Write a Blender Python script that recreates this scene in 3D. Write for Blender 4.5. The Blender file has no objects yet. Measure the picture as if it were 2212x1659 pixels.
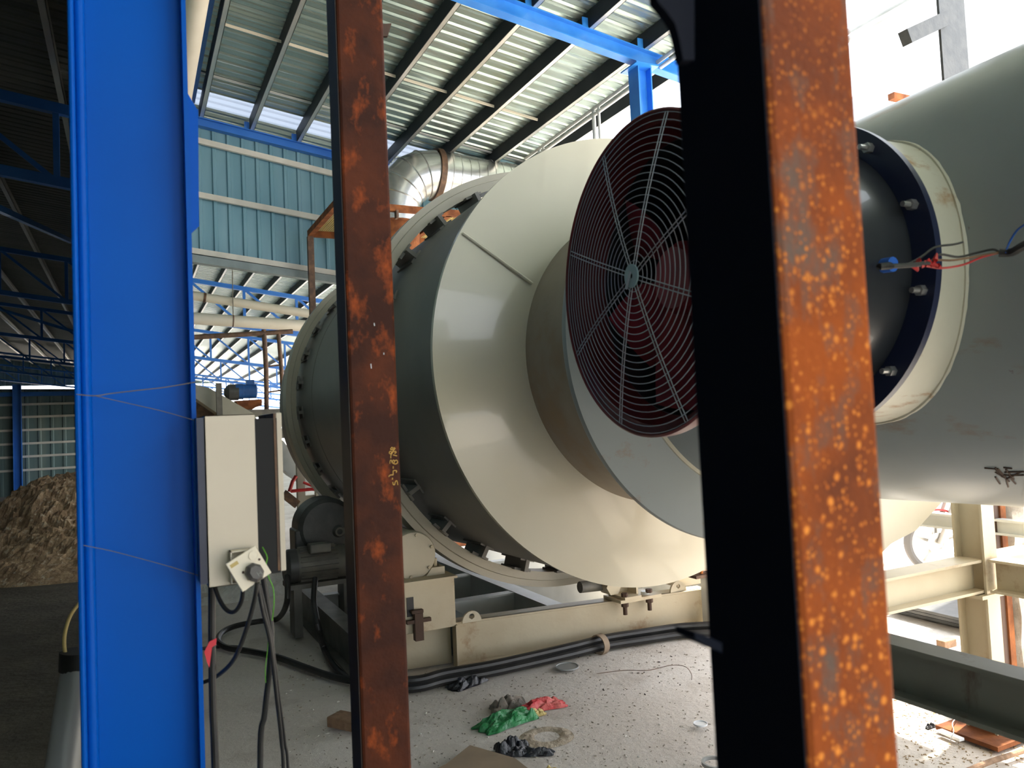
import bpy, bmesh, math, random
from mathutils import Vector, Matrix, noise
random.seed(7)
SC = bpy.context.scene
C = SC.collection
PI = math.pi

# ------------------------------------------------------------------ camera
IW, IH = 2212, 1659
FPX, PITCH, ROLL, YAW = 1650.0, 0.04583, -0.045, 0.4649
EYE = Vector((0, 0, 1.6))
fw = Vector((math.sin(YAW), math.cos(YAW), 0))
rt0 = Vector((math.cos(YAW), -math.sin(YAW), 0))
F = fw * math.cos(PITCH) + Vector((0, 0, math.sin(PITCH)))
U0 = -fw * math.sin(PITCH) + Vector((0, 0, math.cos(PITCH)))
R = rt0 * math.cos(ROLL) + U0 * math.sin(ROLL)
U = -rt0 * math.sin(ROLL) + U0 * math.cos(ROLL)
cd = bpy.data.cameras.new('camera')
cam = bpy.data.objects.new('camera', cd)
C.objects.link(cam)
cam.matrix_world = Matrix(((R.x, U.x, -F.x, EYE.x), (R.y, U.y, -F.y, EYE.y), (R.z, U.z, -F.z, EYE.z), (0, 0, 0, 1)))
cd.sensor_width = 36
cd.lens = FPX / IW * 36
cd.clip_start = 0.05
cd.clip_end = 500
cd.dof.use_dof = True
cd.dof.focus_distance = 5.0
cd.dof.aperture_fstop = 5.0
SC.camera = cam

# ------------------------------------------------------------------ light
SC.view_settings.view_transform = 'Standard'
SC.view_settings.look = 'None'
SC.view_settings.gamma = 1
SC.view_settings.exposure = 0.40
wd = bpy.data.worlds.new('sky')
SC.world = wd
wd.use_nodes = True
nt = wd.node_tree
nt.nodes.clear()
wo = nt.nodes.new('ShaderNodeOutputWorld')
bg = nt.nodes.new('ShaderNodeBackground')
bg.inputs[0].default_value = (0.91, 0.965, 1.05, 1)
bg.inputs[1].default_value = 3.8
nt.links.new(bg.outputs[0], wo.inputs[0])
sd = bpy.data.lights.new('sun', 'SUN')
sd.energy = 15.0
sd.angle = math.radians(1.5)
sd.color = (1, 0.93, 0.80)
sun = bpy.data.objects.new('sun', sd)
C.objects.link(sun)
sun.rotation_euler = Vector((0.42, 0.10, 1.0)).to_track_quat('Z', 'Y').to_euler()

# ------------------------------------------------------------------ pixel helpers (give points of the place)
def ray(px, py):
    return F + R * ((px - IW / 2) / FPX) - U * ((py - IH / 2) / FPX)
def on(px, py, **k):
    d = ray(px, py)
    (ax, v), = k.items()
    if ax == 'W':
        return EYE + d * v
    i = 'XYZ'.index(ax)
    return EYE + d * ((v - EYE[i]) / d[i])

# ------------------------------------------------------------------ materials
def mat(name, col, rough=0.5, metal=0.0, col2=None, scale=4.0, lo=0.4, hi=0.65, bump=0.0, bscale=30.0, det=6.0, spec=0.5, coat=0.0, stretch=(1, 1, 1)):
    m = bpy.data.materials.new(name)
    m.use_nodes = True
    t = m.node_tree
    b = t.nodes['Principled BSDF']
    b.inputs['Roughness'].default_value = rough
    b.inputs['Metallic'].default_value = metal
    b.inputs['Specular IOR Level'].default_value = spec
    b.inputs['Coat Weight'].default_value = coat
    b.inputs['Base Color'].default_value = (*col, 1)
    tc = t.nodes.new('ShaderNodeTexCoord')
    mp = t.nodes.new('ShaderNodeMapping')
    mp.inputs['Scale'].default_value = stretch
    t.links.new(tc.outputs['Object'], mp.inputs['Vector'])
    if col2:
        n = t.nodes.new('ShaderNodeTexNoise')
        n.inputs['Scale'].default_value = scale
        n.inputs['Detail'].default_value = det
        t.links.new(mp.outputs[0], n.inputs['Vector'])
        r = t.nodes.new('ShaderNodeValToRGB')
        r.color_ramp.elements[0].position = lo
        r.color_ramp.elements[1].position = hi
        r.color_ramp.elements[0].color = (*col, 1)
        r.color_ramp.elements[1].color = (*col2, 1)
        t.links.new(n.outputs['Fac'], r.inputs[0])
        t.links.new(r.outputs[0], b.inputs['Base Color'])
    if bump:
        n2 = t.nodes.new('ShaderNodeTexNoise')
        n2.inputs['Scale'].default_value = bscale
        n2.inputs['Detail'].default_value = 5
        t.links.new(mp.outputs[0], n2.inputs['Vector'])
        bp = t.nodes.new('ShaderNodeBump')
        bp.inputs['Strength'].default_value = bump
        bp.inputs['Distance'].default_value = 0.02
        t.links.new(n2.outputs['Fac'], bp.inputs['Height'])
        t.links.new(bp.outputs[0], b.inputs['Normal'])
    return m

def add_patches(m, col, scale, lo, hi, stretch=(1, 1, 1), seed=0.0):
    """stains with a shape of their own mixed over the base colour"""
    t = m.node_tree
    b = t.nodes['Principled BSDF']
    tc = t.nodes.new('ShaderNodeTexCoord')
    mp = t.nodes.new('ShaderNodeMapping')
    mp.inputs['Scale'].default_value = stretch
    mp.inputs['Location'].default_value = (seed, seed, seed)
    t.links.new(tc.outputs['Object'], mp.inputs['Vector'])
    n = t.nodes.new('ShaderNodeTexNoise')
    n.inputs['Scale'].default_value = scale
    n.inputs['Detail'].default_value = 8
    n.inputs['Roughness'].default_value = 0.65
    t.links.new(mp.outputs[0], n.inputs['Vector'])
    r = t.nodes.new('ShaderNodeMapRange')
    r.inputs['From Min'].default_value = lo
    r.inputs['From Max'].default_value = hi
    t.links.new(n.outputs['Fac'], r.inputs['Value'])
    mx = t.nodes.new('ShaderNodeMix')
    mx.data_type = 'RGBA'
    t.links.new(r.outputs[0], mx.inputs['Factor'])
    bc = b.inputs['Base Color']
    if bc.is_linked:
        t.links.new(bc.links[0].from_socket, mx.inputs['A'])
    else:
        mx.inputs['A'].default_value = bc.default_value
    mx.inputs['B'].default_value = (*col, 1)
    t.links.new(mx.outputs['Result'], bc)
    return m

def spots(m, cols, scale, size, seed=0.0, amount=0.55, stretch=(1, 1, 1), zlim=None):
    """rust blooms: round spots with a bright rim, one per cell, present in some cells only"""
    t = m.node_tree
    b = t.nodes['Principled BSDF']
    tc = t.nodes.new('ShaderNodeTexCoord')
    mp = t.nodes.new('ShaderNodeMapping')
    mp.inputs['Scale'].default_value = stretch
    mp.inputs['Location'].default_value = (seed, seed * 2, 0)
    t.links.new(tc.outputs['Object'], mp.inputs['Vector'])
    nz = t.nodes.new('ShaderNodeTexNoise')
    nz.inputs['Scale'].default_value = scale * 1.5
    t.links.new(mp.outputs[0], nz.inputs['Vector'])
    av = t.nodes.new('ShaderNodeVectorMath')
    av.operation = 'MULTIPLY_ADD'
    av.inputs[1].default_value = (0.25 / scale,) * 3
    t.links.new(nz.outputs['Color'], av.inputs[0])
    t.links.new(mp.outputs[0], av.inputs[2])
    v = t.nodes.new('ShaderNodeTexVoronoi')
    v.inputs['Scale'].default_value = scale
    t.links.new(av.outputs[0], v.inputs['Vector'])
    sx = t.nodes.new('ShaderNodeSeparateColor')
    t.links.new(v.outputs['Color'], sx.inputs[0])
    rs = t.nodes.new('ShaderNodeMapRange')      # random size of each spot
    rs.inputs['From Min'].default_value = 1 - amount
    rs.inputs['From Max'].default_value = 1
    rs.inputs['To Min'].default_value = 0
    rs.inputs['To Max'].default_value = size
    t.links.new(sx.outputs[0], rs.inputs['Value'])
    df = t.nodes.new('ShaderNodeMath')
    df.operation = 'SUBTRACT'
    t.links.new(rs.outputs[0], df.inputs[0])
    t.links.new(v.outputs['Distance'], df.inputs[1])
    r = t.nodes.new('ShaderNodeValToRGB')
    r.color_ramp.elements[0].position = 0.0
    r.color_ramp.elements[0].color = (0, 0, 0, 1)
    r.color_ramp.elements[1].position = 0.10
    r.color_ramp.elements[1].color = (1, 1, 1, 1)
    t.links.new(df.outputs[0], r.inputs[0])
    r2 = t.nodes.new('ShaderNodeValToRGB')
    r2.color_ramp.elements[0].position = 0.10
    r2.color_ramp.elements[0].color = (*cols[0], 1)
    r2.color_ramp.elements[1].position = 0.26
    r2.color_ramp.elements[1].color = (*cols[1], 1)
    t.links.new(df.outputs[0], r2.inputs[0])
    mx = t.nodes.new('ShaderNodeMix')
    mx.data_type = 'RGBA'
    fac = r.outputs[0]
    if zlim is not None:        # the blooms stop towards the head of the column
        sp = t.nodes.new('ShaderNodeSeparateXYZ')
        t.links.new(tc.outputs['Object'], sp.inputs[0])
        zr = t.nodes.new('ShaderNodeMapRange')
        zr.inputs['From Min'].default_value = zlim + 0.15
        zr.inputs['From Max'].default_value = zlim - 0.25
        zr.inputs['To Min'].default_value = 0.12
        t.links.new(sp.outputs['Z'], zr.inputs['Value'])
        mu = t.nodes.new('ShaderNodeMath')
        mu.operation = 'MULTIPLY'
        t.links.new(fac, mu.inputs[0])
        t.links.new(zr.outputs[0], mu.inputs[1])
        fac = mu.outputs[0]
    t.links.new(fac, mx.inputs['Factor'])
    bc = b.inputs['Base Color']
    t.links.new(bc.links[0].from_socket, mx.inputs['A'])
    t.links.new(r2.outputs[0], mx.inputs['B'])
    t.links.new(mx.outputs['Result'], bc)
    return m

RUST = (0.20, 0.055, 0.02)
M = {}
M['cream'] = mat('cream_paint', (0.60, 0.53, 0.39), 0.42, 0, (0.55, 0.48, 0.35), 2.5, bump=0.04, bscale=25)
M['cream_rusty'] = add_patches(mat('cream_paint_rusted', (0.58, 0.50, 0.35), 0.5, 0, (0.52, 0.43, 0.29), 3, bump=0.06), (0.30, 0.15, 0.06), 3.2, 0.60, 0.75)
M['disc'] = add_patches(mat('drum_cream_paint', (0.60, 0.555, 0.44), 0.24, 0, (0.57, 0.53, 0.42), 2.0, bump=0.025, bscale=14, coat=0.3), (0.40, 0.36, 0.27), 2.2, 0.66, 0.8)
M['shell'] = add_patches(mat('drum_shaded_cream', (0.20, 0.185, 0.165), 0.45, 0, (0.17, 0.16, 0.145), 2.2, bump=0.03), (0.17, 0.15, 0.13), 2.5, 0.62, 0.8)  # same cream as the cone, its shade put into a grey colour
M['ring'] = add_patches(mat('ring_paint', (0.46, 0.42, 0.33), 0.45, 0, (0.41, 0.37, 0.285), 3, bump=0.04), (0.12, 0.07, 0.045), 5, 0.68, 0.74)
M['neck'] = add_patches(mat('scorched_neck', (0.36, 0.30, 0.23), 0.5, 0, (0.27, 0.215, 0.165), 2, bump=0.05), (0.30, 0.19, 0.10), 2.0, 0.55, 0.75)
M['furnace'] = add_patches(add_patches(mat('furnace_paint', (0.33, 0.36, 0.36), 0.34, 0, (0.30, 0.33, 0.33), 1.8, bump=0.03, bscale=16), (0.30, 0.20, 0.12), 3.0, 0.60, 0.74, (2, 0.8, 2)), (0.13, 0.05, 0.03), 6.0, 0.72, 0.76, (1, 1, 1), 3.0)
M['collar'] = add_patches(mat('collar_cream', (0.60, 0.57, 0.46), 0.45, 0, (0.55, 0.51, 0.40), 3, bump=0.05), (0.38, 0.22, 0.10), 5, 0.58, 0.70, (1, 3, 1))
M['white_steel'] = mat('white_primer_steel', (0.66, 0.68, 0.66), 0.4, 0, (0.55, 0.57, 0.55), 4)
M['grey_web'] = mat('blue_grey_primer', (0.22, 0.27, 0.27), 0.5, 0, (0.16, 0.20, 0.20), 4)
M['blue'] = add_patches(mat('blue_enamel', (0.001, 0.095, 0.48), 0.34, 0, (0.001, 0.085, 0.44), 1.5, bump=0.02, bscale=12, spec=0.10), (0.06, 0.07, 0.08), 6, 0.76, 0.82)
M['blue_steel'] = mat('blue_truss_paint', (0.02, 0.14, 0.50), 0.4, 0, (0.03, 0.17, 0.55), 3)
M['blue_bright'] = mat('bright_blue_paint', (0.03, 0.22, 0.72), 0.35, 0, (0.05, 0.28, 0.78), 5)
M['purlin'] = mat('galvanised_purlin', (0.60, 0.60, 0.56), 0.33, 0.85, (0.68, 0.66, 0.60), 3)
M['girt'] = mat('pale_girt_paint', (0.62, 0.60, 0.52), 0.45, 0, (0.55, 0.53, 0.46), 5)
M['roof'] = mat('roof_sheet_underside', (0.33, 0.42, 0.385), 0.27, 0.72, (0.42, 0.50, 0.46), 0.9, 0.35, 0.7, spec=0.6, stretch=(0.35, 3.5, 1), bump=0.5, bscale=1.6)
M['roof_shaded'] = mat('shaded_roof_sheet', (0.12, 0.135, 0.12), 0.5, 0.2, (0.17, 0.18, 0.16), 0.9, 0.35, 0.7, stretch=(0.35, 3.5, 1))  # darker copy of the roof sheet, left bay's shade put into colour
M['purlin_web'] = mat('shaded_purlin_web', (0.018, 0.024, 0.030), 0.55, 0.0, (0.03, 0.035, 0.04), 3, spec=0.3)  # near-black web colour holds the shade on the purlins' left faces
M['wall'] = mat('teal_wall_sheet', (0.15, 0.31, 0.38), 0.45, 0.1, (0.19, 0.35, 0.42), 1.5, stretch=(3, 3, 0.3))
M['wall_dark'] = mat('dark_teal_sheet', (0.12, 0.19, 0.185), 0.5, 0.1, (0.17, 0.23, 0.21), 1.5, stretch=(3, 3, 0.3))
M['galv'] = mat('galvanised_duct', (0.66, 0.67, 0.66), 0.26, 0.85, (0.52, 0.53, 0.52), 5, bump=0.03, bscale=9)
M['rust'] = add_patches(mat('brown_rust', (0.042, 0.012, 0.006), 0.6, 0, (0.10, 0.024, 0.008), 7, 0.42, 0.68, bump=0.10, bscale=70, spec=0.15), (0.36, 0.07, 0.012), 14, 0.54, 0.72, (1, 1, 0.6))
M['rust_bright'] = add_patches(mat('orange_rust', (0.31, 0.068, 0.010), 0.75, 0, (0.15, 0.038, 0.013), 8, 0.36, 0.66, bump=0.12, bscale=130, spec=0.12), (0.13, 0.085, 0.065), 17, 0.50, 0.66, (1, 1, 0.45), 5.0)
spots(M['rust_bright'], ((0.40, 0.095, 0.015), (0.74, 0.25, 0.04)), 84, 0.50, 1.0, 0.85, (1, 1, 0.9), zlim=1.8)
spots(M['rust_bright'], ((0.42, 0.11, 0.016), (0.68, 0.22, 0.035)), 165, 0.50, 4.0, 0.85, (1, 1, 0.9), zlim=2.0)
M['dark_shade'] = mat('navy_black_shade', (0.007, 0.009, 0.016), 0.8, 0, (0.010, 0.011, 0.017), 3, spec=0.08)  # near-black, stands in for shade on the near column's left face
M['brown_shade'] = mat('shaded_rust', (0.022, 0.014, 0.010), 0.7, 0, (0.035, 0.018, 0.012), 8)  # dark brown, stands in for shade on the brown column's left face
M['rust_plate'] = mat('rusty_plate', (0.14, 0.05, 0.022), 0.8, 0, (0.28, 0.10, 0.035), 8, bump=0.3, spec=0.15)
M['rust_dark'] = mat('dark_rusty_pipe', (0.10, 0.06, 0.04), 0.7, 0, (0.2, 0.11, 0.06), 12, bump=0.3)
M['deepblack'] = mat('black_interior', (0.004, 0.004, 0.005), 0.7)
M['black'] = mat('black_rubber', (0.012, 0.012, 0.012), 0.45, 0, (0.025, 0.024, 0.022), 8)
M['blackfan'] = add_patches(mat('black_fan_casing', (0.018, 0.021, 0.026), 0.28, 0, (0.03, 0.033, 0.038), 3, coat=0.3), (0.14, 0.14, 0.14), 9, 0.66, 0.74)
M['navy'] = mat('navy_flange', (0.010, 0.016, 0.05), 0.35, 0, (0.014, 0.022, 0.06), 5)
M['maroon'] = add_patches(mat('maroon_ring_paint', (0.10, 0.008, 0.012), 0.4, 0, (0.14, 0.012, 0.016), 6), (0.07, 0.045, 0.04), 9, 0.62, 0.7)
M['blade'] = mat('red_fan_blade', (0.36, 0.03, 0.05), 0.4, 0, (0.18, 0.015, 0.025), 4)
M['wire'] = mat('plated_wire', (0.42, 0.44, 0.50), 0.35, 0.5)
M['hub'] = mat('hub_plate', (0.32, 0.46, 0.50), 0.4, 0.1, (0.38, 0.52, 0.56), 20)
M['enclosure'] = add_patches(mat('beige_enclosure', (0.68, 0.60, 0.48), 0.5, 0, (0.65, 0.57, 0.455), 6), (0.42, 0.38, 0.32), 8, 0.68, 0.76, (3, 1, 1))
M['ivory'] = add_patches(mat('ivory_plastic', (0.78, 0.70, 0.55), 0.4), (0.60, 0.45, 0.28), 20, 0.62, 0.75)
M['plug'] = mat('grey_plug', (0.085, 0.08, 0.075), 0.5, 0, (0.12, 0.11, 0.10), 40)
M['gold'] = mat('gold_sticker', (0.50, 0.36, 0.10), 0.4)
M['darkgear'] = mat('dark_gearbox_paint', (0.05, 0.052, 0.05), 0.45, 0, (0.075, 0.075, 0.07), 10, bump=0.1)
M['motor_grey'] = mat('dusty_motor', (0.12, 0.115, 0.10), 0.5, 0, (0.18, 0.17, 0.14), 8)
M['bluemotor'] = mat('blue_motor_paint', (0.02, 0.10, 0.32), 0.4, 0, (0.015, 0.07, 0.22), 9)
M['pvc'] = mat('cream_pipe', (0.72, 0.66, 0.54), 0.4, 0, (0.66, 0.60, 0.48), 2)
M['conveyor'] = mat('conveyor_grey', (0.34, 0.33, 0.26), 0.5, 0, (0.42, 0.41, 0.34), 2)
M['red'] = mat('red_paint', (0.45, 0.02, 0.02), 0.4)
M['redcloth'] = mat('faded_red_plastic', (0.55, 0.035, 0.045), 0.55, 0, (0.62, 0.14, 0.12), 14, bump=0.5, bscale=25)
M['green'] = mat('green_bag_plastic', (0.015, 0.15, 0.045), 0.4, 0, (0.03, 0.26, 0.08), 18, bump=0.5, bscale=30)
M['greycloth'] = mat('dirty_grey_cloth', (0.24, 0.20, 0.16), 0.8, 0, (0.13, 0.12, 0.10), 16, bump=0.5)
M['blackplastic'] = mat('black_plastic_film', (0.015, 0.016, 0.02), 0.3, 0, (0.03, 0.03, 0.035), 10, bump=0.4)
M['card'] = mat('cardboard', (0.34, 0.25, 0.17), 0.8, 0, (0.28, 0.21, 0.145), 6)
M['white'] = mat('white_plastic', (0.82, 0.84, 0.86), 0.4)
M['orange'] = mat('orange_paint', (0.75, 0.25, 0.04), 0.5)
M['brick'] = mat('brown_brick', (0.28, 0.17, 0.10), 0.85, 0, (0.20, 0.12, 0.07), 20, bump=0.5)
M['yellow'] = mat('yellow_scrap', (0.60, 0.46, 0.18), 0.7)
M['pinkred'] = mat('red_ribbon_plastic', (0.75, 0.04, 0.06), 0.5)
M['twine'] = mat('dusty_twine', (0.16, 0.15, 0.12), 0.9)
M['greenwire'] = mat('green_wire', (0.12, 0.40, 0.03), 0.5)
M['bluewire'] = mat('blue_wire', (0.02, 0.12, 0.5), 0.5)
M['steel'] = mat('zinc_bolt', (0.45, 0.45, 0.44), 0.35, 0.8)
M['rustbolt'] = mat('rusted_bolt', (0.07, 0.035, 0.02), 0.7)
M['pipe_grey'] = mat('grey_conduit', (0.33, 0.34, 0.33), 0.4, 0.1)
M['alu'] = mat('cast_alloy', (0.55, 0.52, 0.47), 0.4, 0.5)
M['tyre'] = mat('dusty_tyre', (0.16, 0.15, 0.14), 0.8)
M['plaster'] = mat('crusted_mortar', (0.55, 0.50, 0.44), 0.9, 0, (0.40, 0.36, 0.31), 9, bump=1.0, bscale=14)
M['yellowpaint'] = mat('yellow_paint_marker', (0.70, 0.42, 0.10), 0.6)
M['whitepaint'] = mat('white_paint_fleck', (0.8, 0.8, 0.82), 0.6)

def ground_mat():
    m = mat('dusty_concrete', (0.70, 0.63, 0.56), 0.85, 0, (0.80, 0.74, 0.67), 1.1, 0.35, 0.68, bump=0.0)
    add_patches(m, (0.52, 0.45, 0.38), 2.6, 0.52, 0.74, (1, 1, 1), 2.0)
    add_patches(m, (0.38, 0.33, 0.28), 38, 0.63, 0.74, (1, 1, 1), 7.0)
    add_patches(m, (0.74, 0.70, 0.62), 22, 0.63, 0.75, (1, 1, 1), 11.0)
    t = m.node_tree
    b = t.nodes['Principled BSDF']
    tc = t.nodes.new('ShaderNodeTexCoord')
    n = t.nodes.new('ShaderNodeTexNoise')
    n.inputs['Scale'].default_value = 26
    n.inputs['Detail'].default_value = 10
    n.inputs['Roughness'].default_value = 0.7
    t.links.new(tc.outputs['Object'], n.inputs['Vector'])
    bp = t.nodes.new('ShaderNodeBump')
    bp.inputs['Strength'].default_value = 0.8
    bp.inputs['Distance'].default_value = 0.02
    t.links.new(n.outputs['Fac'], bp.inputs['Height'])
    t.links.new(bp.outputs[0], b.inputs['Normal'])
    return m
M['ground'] = ground_mat()
M['earth'] = mat('shaded_dark_earth', (0.075, 0.065, 0.048), 0.9, 0, (0.11, 0.095, 0.07), 3, bump=0.6, bscale=18)  # left bay ground darkened in colour to hold the shade there
M['pile'] = add_patches(mat('wood_chip_pile', (0.52, 0.37, 0.22), 0.9, 0, (0.36, 0.24, 0.14), 9, 0.4, 0.6, bump=1.0, bscale=20), (0.70, 0.62, 0.46), 16, 0.55, 0.68)
tm = bpy.data.materials.new('translucent_roof_sheet')
tm.use_nodes = True
t_ = tm.node_tree
b_ = t_.nodes['Principled BSDF']
b_.inputs['Base Color'].default_value = (0.6, 0.63, 0.67, 1)
b_.inputs['Roughness'].default_value = 0.6
tr_ = t_.nodes.new('ShaderNodeBsdfTranslucent')
tr_.inputs[0].default_value = (0.32, 0.35, 0.40, 1)
mx_ = t_.nodes.new('ShaderNodeMixShader')
mx_.inputs[0].default_value = 0.75
t_.links.new(b_.outputs[0], mx_.inputs[1])
t_.links.new(tr_.outputs[0], mx_.inputs[2])
t_.links.new(mx_.outputs[0], t_.nodes['Material Output'].inputs[0])
M['translucent'] = tm

# ------------------------------------------------------------------ mesh tools
class MB:
    def __init__(s):
        s.v = []
        s.f = []
        s.sm = []
    def add(s, vs, fs, smooth=False):
        o = len(s.v)
        s.v += [Vector(p) for p in vs]
        s.f += [tuple(i + o for i in f) for f in fs]
        s.sm += [smooth] * len(fs)
        return s
    def box(s, lo, hi):
        x0, y0, z0 = lo
        x1, y1, z1 = hi
        return s.add([(x0, y0, z0), (x1, y0, z0), (x1, y1, z0), (x0, y1, z0), (x0, y0, z1), (x1, y0, z1), (x1, y1, z1), (x0, y1, z1)],
                     [(0, 3, 2, 1), (4, 5, 6, 7), (0, 1, 5, 4), (1, 2, 6, 5), (2, 3, 7, 6), (3, 0, 4, 7)])
    def cbox(s, c, sz, mx=None):
        c = Vector(c)
        h = Vector(sz) / 2
        vs = []
        for a in ((-1, -1, -1), (1, -1, -1), (1, 1, -1), (-1, 1, -1), (-1, -1, 1), (1, -1, 1), (1, 1, 1), (-1, 1, 1)):
            p = Vector((a[0] * h.x, a[1] * h.y, a[2] * h.z))
            vs.append(c + (mx @ p if mx else p))
        return s.add(vs, [(0, 3, 2, 1), (4, 5, 6, 7), (0, 1, 5, 4), (1, 2, 6, 5), (2, 3, 7, 6), (3, 0, 4, 7)])
    def bar(s, p0, p1, w, h, up=(0, 0, 1)):
        """box from p0 to p1; w across, h along up"""
        p0 = Vector(p0); p1 = Vector(p1)
        d = (p1 - p0)
        L = d.length
        d.normalize()
        side = d.cross(Vector(up)).normalized()
        u = side.cross(d).normalized()
        mx = Matrix((d, side, u)).transposed()
        return s.cbox((p0 + p1) / 2, (L, w, h), mx)
    def prof(s, p0, p1, poly, up=(0, 0, 1), caps=True):
        """closed 2d section (side, up) swept from p0 to p1"""
        p0 = Vector(p0); p1 = Vector(p1)
        d = (p1 - p0).normalized()
        side = d.cross(Vector(up)).normalized()
        u = side.cross(d).normalized()
        n = len(poly)
        vs = [p0 + side * a + u * b for a, b in poly] + [p1 + side * a + u * b for a, b in poly]
        fs = [(i, (i + 1) % n, n + (i + 1) % n, n + i) for i in range(n)]
        if caps:
            fs += [tuple(range(n - 1, -1, -1)), tuple(range(n, 2 * n))]
        return s.add(vs, fs)
    def ibeam(s, p0, p1, h, w, tf=0.012, tw=0.01, up=(0, 0, 1)):
        H = h / 2; Wd = w / 2; a = tw / 2
        poly = [(-Wd, -H), (Wd, -H), (Wd, -H + tf), (a, -H + tf), (a, H - tf), (Wd, H - tf), (Wd, H), (-Wd, H), (-Wd, H - tf), (-a, H - tf), (-a, -H + tf), (-Wd, -H + tf)]
        return s.prof(p0, p1, poly, up)
    def tube(s, pts, r, n=10, caps=True, smooth=True, sub=0):
        pts = [Vector(p) for p in pts]
        if sub:
            pts = smooth_pts(pts, sub)
        rs = r if isinstance(r, (list, tuple)) else [r] * len(pts)
        if len(rs) != len(pts):
            rs = [rs[0] + (rs[-1] - rs[0]) * i / (len(pts) - 1) for i in range(len(pts))]
        d0 = (pts[1] - pts[0]).normalized()
        ref = Vector((0, 0, 1)) if abs(d0.z) < 0.9 else Vector((1, 0, 0))
        nrm = d0.cross(ref).normalized()
        vs = []
        for i, p in enumerate(pts):
            a = pts[max(i - 1, 0)]
            b = pts[min(i + 1, len(pts) - 1)]
            d = (b - a).normalized()
            nrm = (nrm - d * nrm.dot(d)).normalized()
            bn = d.cross(nrm)
            for k in range(n):
                t = 2 * PI * k / n
                vs.append(p + (nrm * math.cos(t) + bn * math.sin(t)) * rs[i])
        fs = []
        for i in range(len(pts) - 1):
            for k in range(n):
                fs.append((i * n + k, i * n + (k + 1) % n, (i + 1) * n + (k + 1) % n, (i + 1) * n + k))
        s.add(vs, fs, smooth)
        if caps:
            m = len(s.v) - len(vs)
            s.f += [tuple(m + k for k in range(n - 1, -1, -1)), tuple(m + (len(pts) - 1) * n + k for k in range(n))]
            s.sm += [False, False]
        return s
    def lathe(s, c, ax, prof, n=96, closed=False, smooth=True, a0=0.0, a1=2 * PI):
        """profile of (t along axis, radius)"""
        c = Vector(c)
        ax = Vector(ax).normalized()
        ref = Vector((0, 0, 1)) if abs(ax.z) < 0.9 else Vector((1, 0, 0))
        u = ax.cross(ref).normalized()
        v = u.cross(ax)
        full = abs(a1 - a0 - 2 * PI) < 1e-6
        cnt = n if full else n + 1
        vs = []
        for (t, r) in prof:
            for k in range(cnt):
                a = a0 + (a1 - a0) * k / n
                vs.append(c + ax * t + (u * math.cos(a) + v * math.sin(a)) * r)
        fs = []
        m = len(prof)
        for i in range(m if closed else m - 1):
            j = (i + 1) % m
            for k in range(n):
                k2 = (k + 1) % cnt
                fs.append((i * cnt + k, j * cnt + k, j * cnt + k2, i * cnt + k2))
        return s.add(vs, fs, smooth)
    def poly(s, pts, thick, nrm):
        """flat outline given thickness"""
        nrm = Vector(nrm).normalized() * thick
        n = len(pts)
        vs = [Vector(p) for p in pts] + [Vector(p) + nrm for p in pts]
        fs = [tuple(range(n - 1, -1, -1)), tuple(range(n, 2 * n))] + [(i, (i + 1) % n, n + (i + 1) % n, n + i) for i in range(n)]
        return s.add(vs, fs)
    def build(s, name, m, parent=None, bevel=0.0, origin=None):
        me = bpy.data.meshes.new(name)
        if parent:
            o0 = parent_world(parent)
        elif origin is not None:
            o0 = Vector(origin)
        else:
            lo = Vector((min(p[i] for p in s.v) for i in range(3)))
            hi = Vector((max(p[i] for p in s.v) for i in range(3)))
            o0 = Vector(((lo.x + hi.x) / 2, (lo.y + hi.y) / 2, lo.z))
        me.from_pydata([tuple(p - o0) for p in s.v], [], s.f)
        me.update()
        bm = bmesh.new()
        bm.from_mesh(me)
        bmesh.ops.recalc_face_normals(bm, faces=bm.faces)
        bm.to_mesh(me)
        bm.free()
        for p, sm in zip(me.polygons, s.sm):
            p.use_smooth = sm
        if any(s.sm):
            me.set_sharp_from_angle(angle=math.radians(35))
        me.materials.append(m)
        o = bpy.data.objects.new(name, me)
        C.objects.link(o)
        if parent:
            o.parent = parent
        else:
            o.location = o0
        if bevel:
            b = o.modifiers.new('bevel', 'BEVEL')
            b.width = bevel
            b.segments = 2
            b.limit_method = 'ANGLE'
            b.angle_limit = math.radians(50)
        return o

def parent_world(p):
    v = Vector((0, 0, 0))
    while p:
        v += Vector(p.location)
        p = p.parent
    return v

def smooth_pts(pts, sub):
    out = []
    n = len(pts)
    for i in range(n - 1):
        p0 = pts[max(i - 1, 0)]; p1 = pts[i]; p2 = pts[i + 1]; p3 = pts[min(i + 2, n - 1)]
        for k in range(sub):
            t = k / sub
            out.append(0.5 * ((2 * p1) + (p2 - p0) * t + (2 * p0 - 5 * p1 + 4 * p2 - p3) * t * t + (3 * p1 - p0 - 3 * p2 + p3) * t ** 3))
    out.append(pts[-1])
    return out

def tag(o, label, cat, group=None, kind=None):
    o['label'] = label
    o['category'] = cat
    if group:
        o['group'] = group
    if kind:
        o['kind'] = kind
    return o
def thing(name, loc, label, cat, group=None):
    o = bpy.data.objects.new(name, None)
    o.empty_display_size = 0.2
    C.objects.link(o)
    o.location = loc
    return tag(o, label, cat, group)
def struct(o):
    o['kind'] = 'structure'
    return o
def copy_tree(o, parent=None):
    c = o.copy()
    C.objects.link(c)
    c.parent = parent
    for ch in list(o.children):
        copy_tree(ch, c)
    return c
BX = lambda lo, hi: MB().box(lo, hi)

# ================================================================== STRUCTURE
ROOF0, SL = 6.17, 0.137
def roofz(x):
    return ROOF0 - SL * x
XE = 5.42                       # eave
# ground
g = MB()
def gh(x, y):
    return 0.02 * noise.noise(Vector((x * 0.6, y * 0.6, 0))) - 0.012
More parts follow.
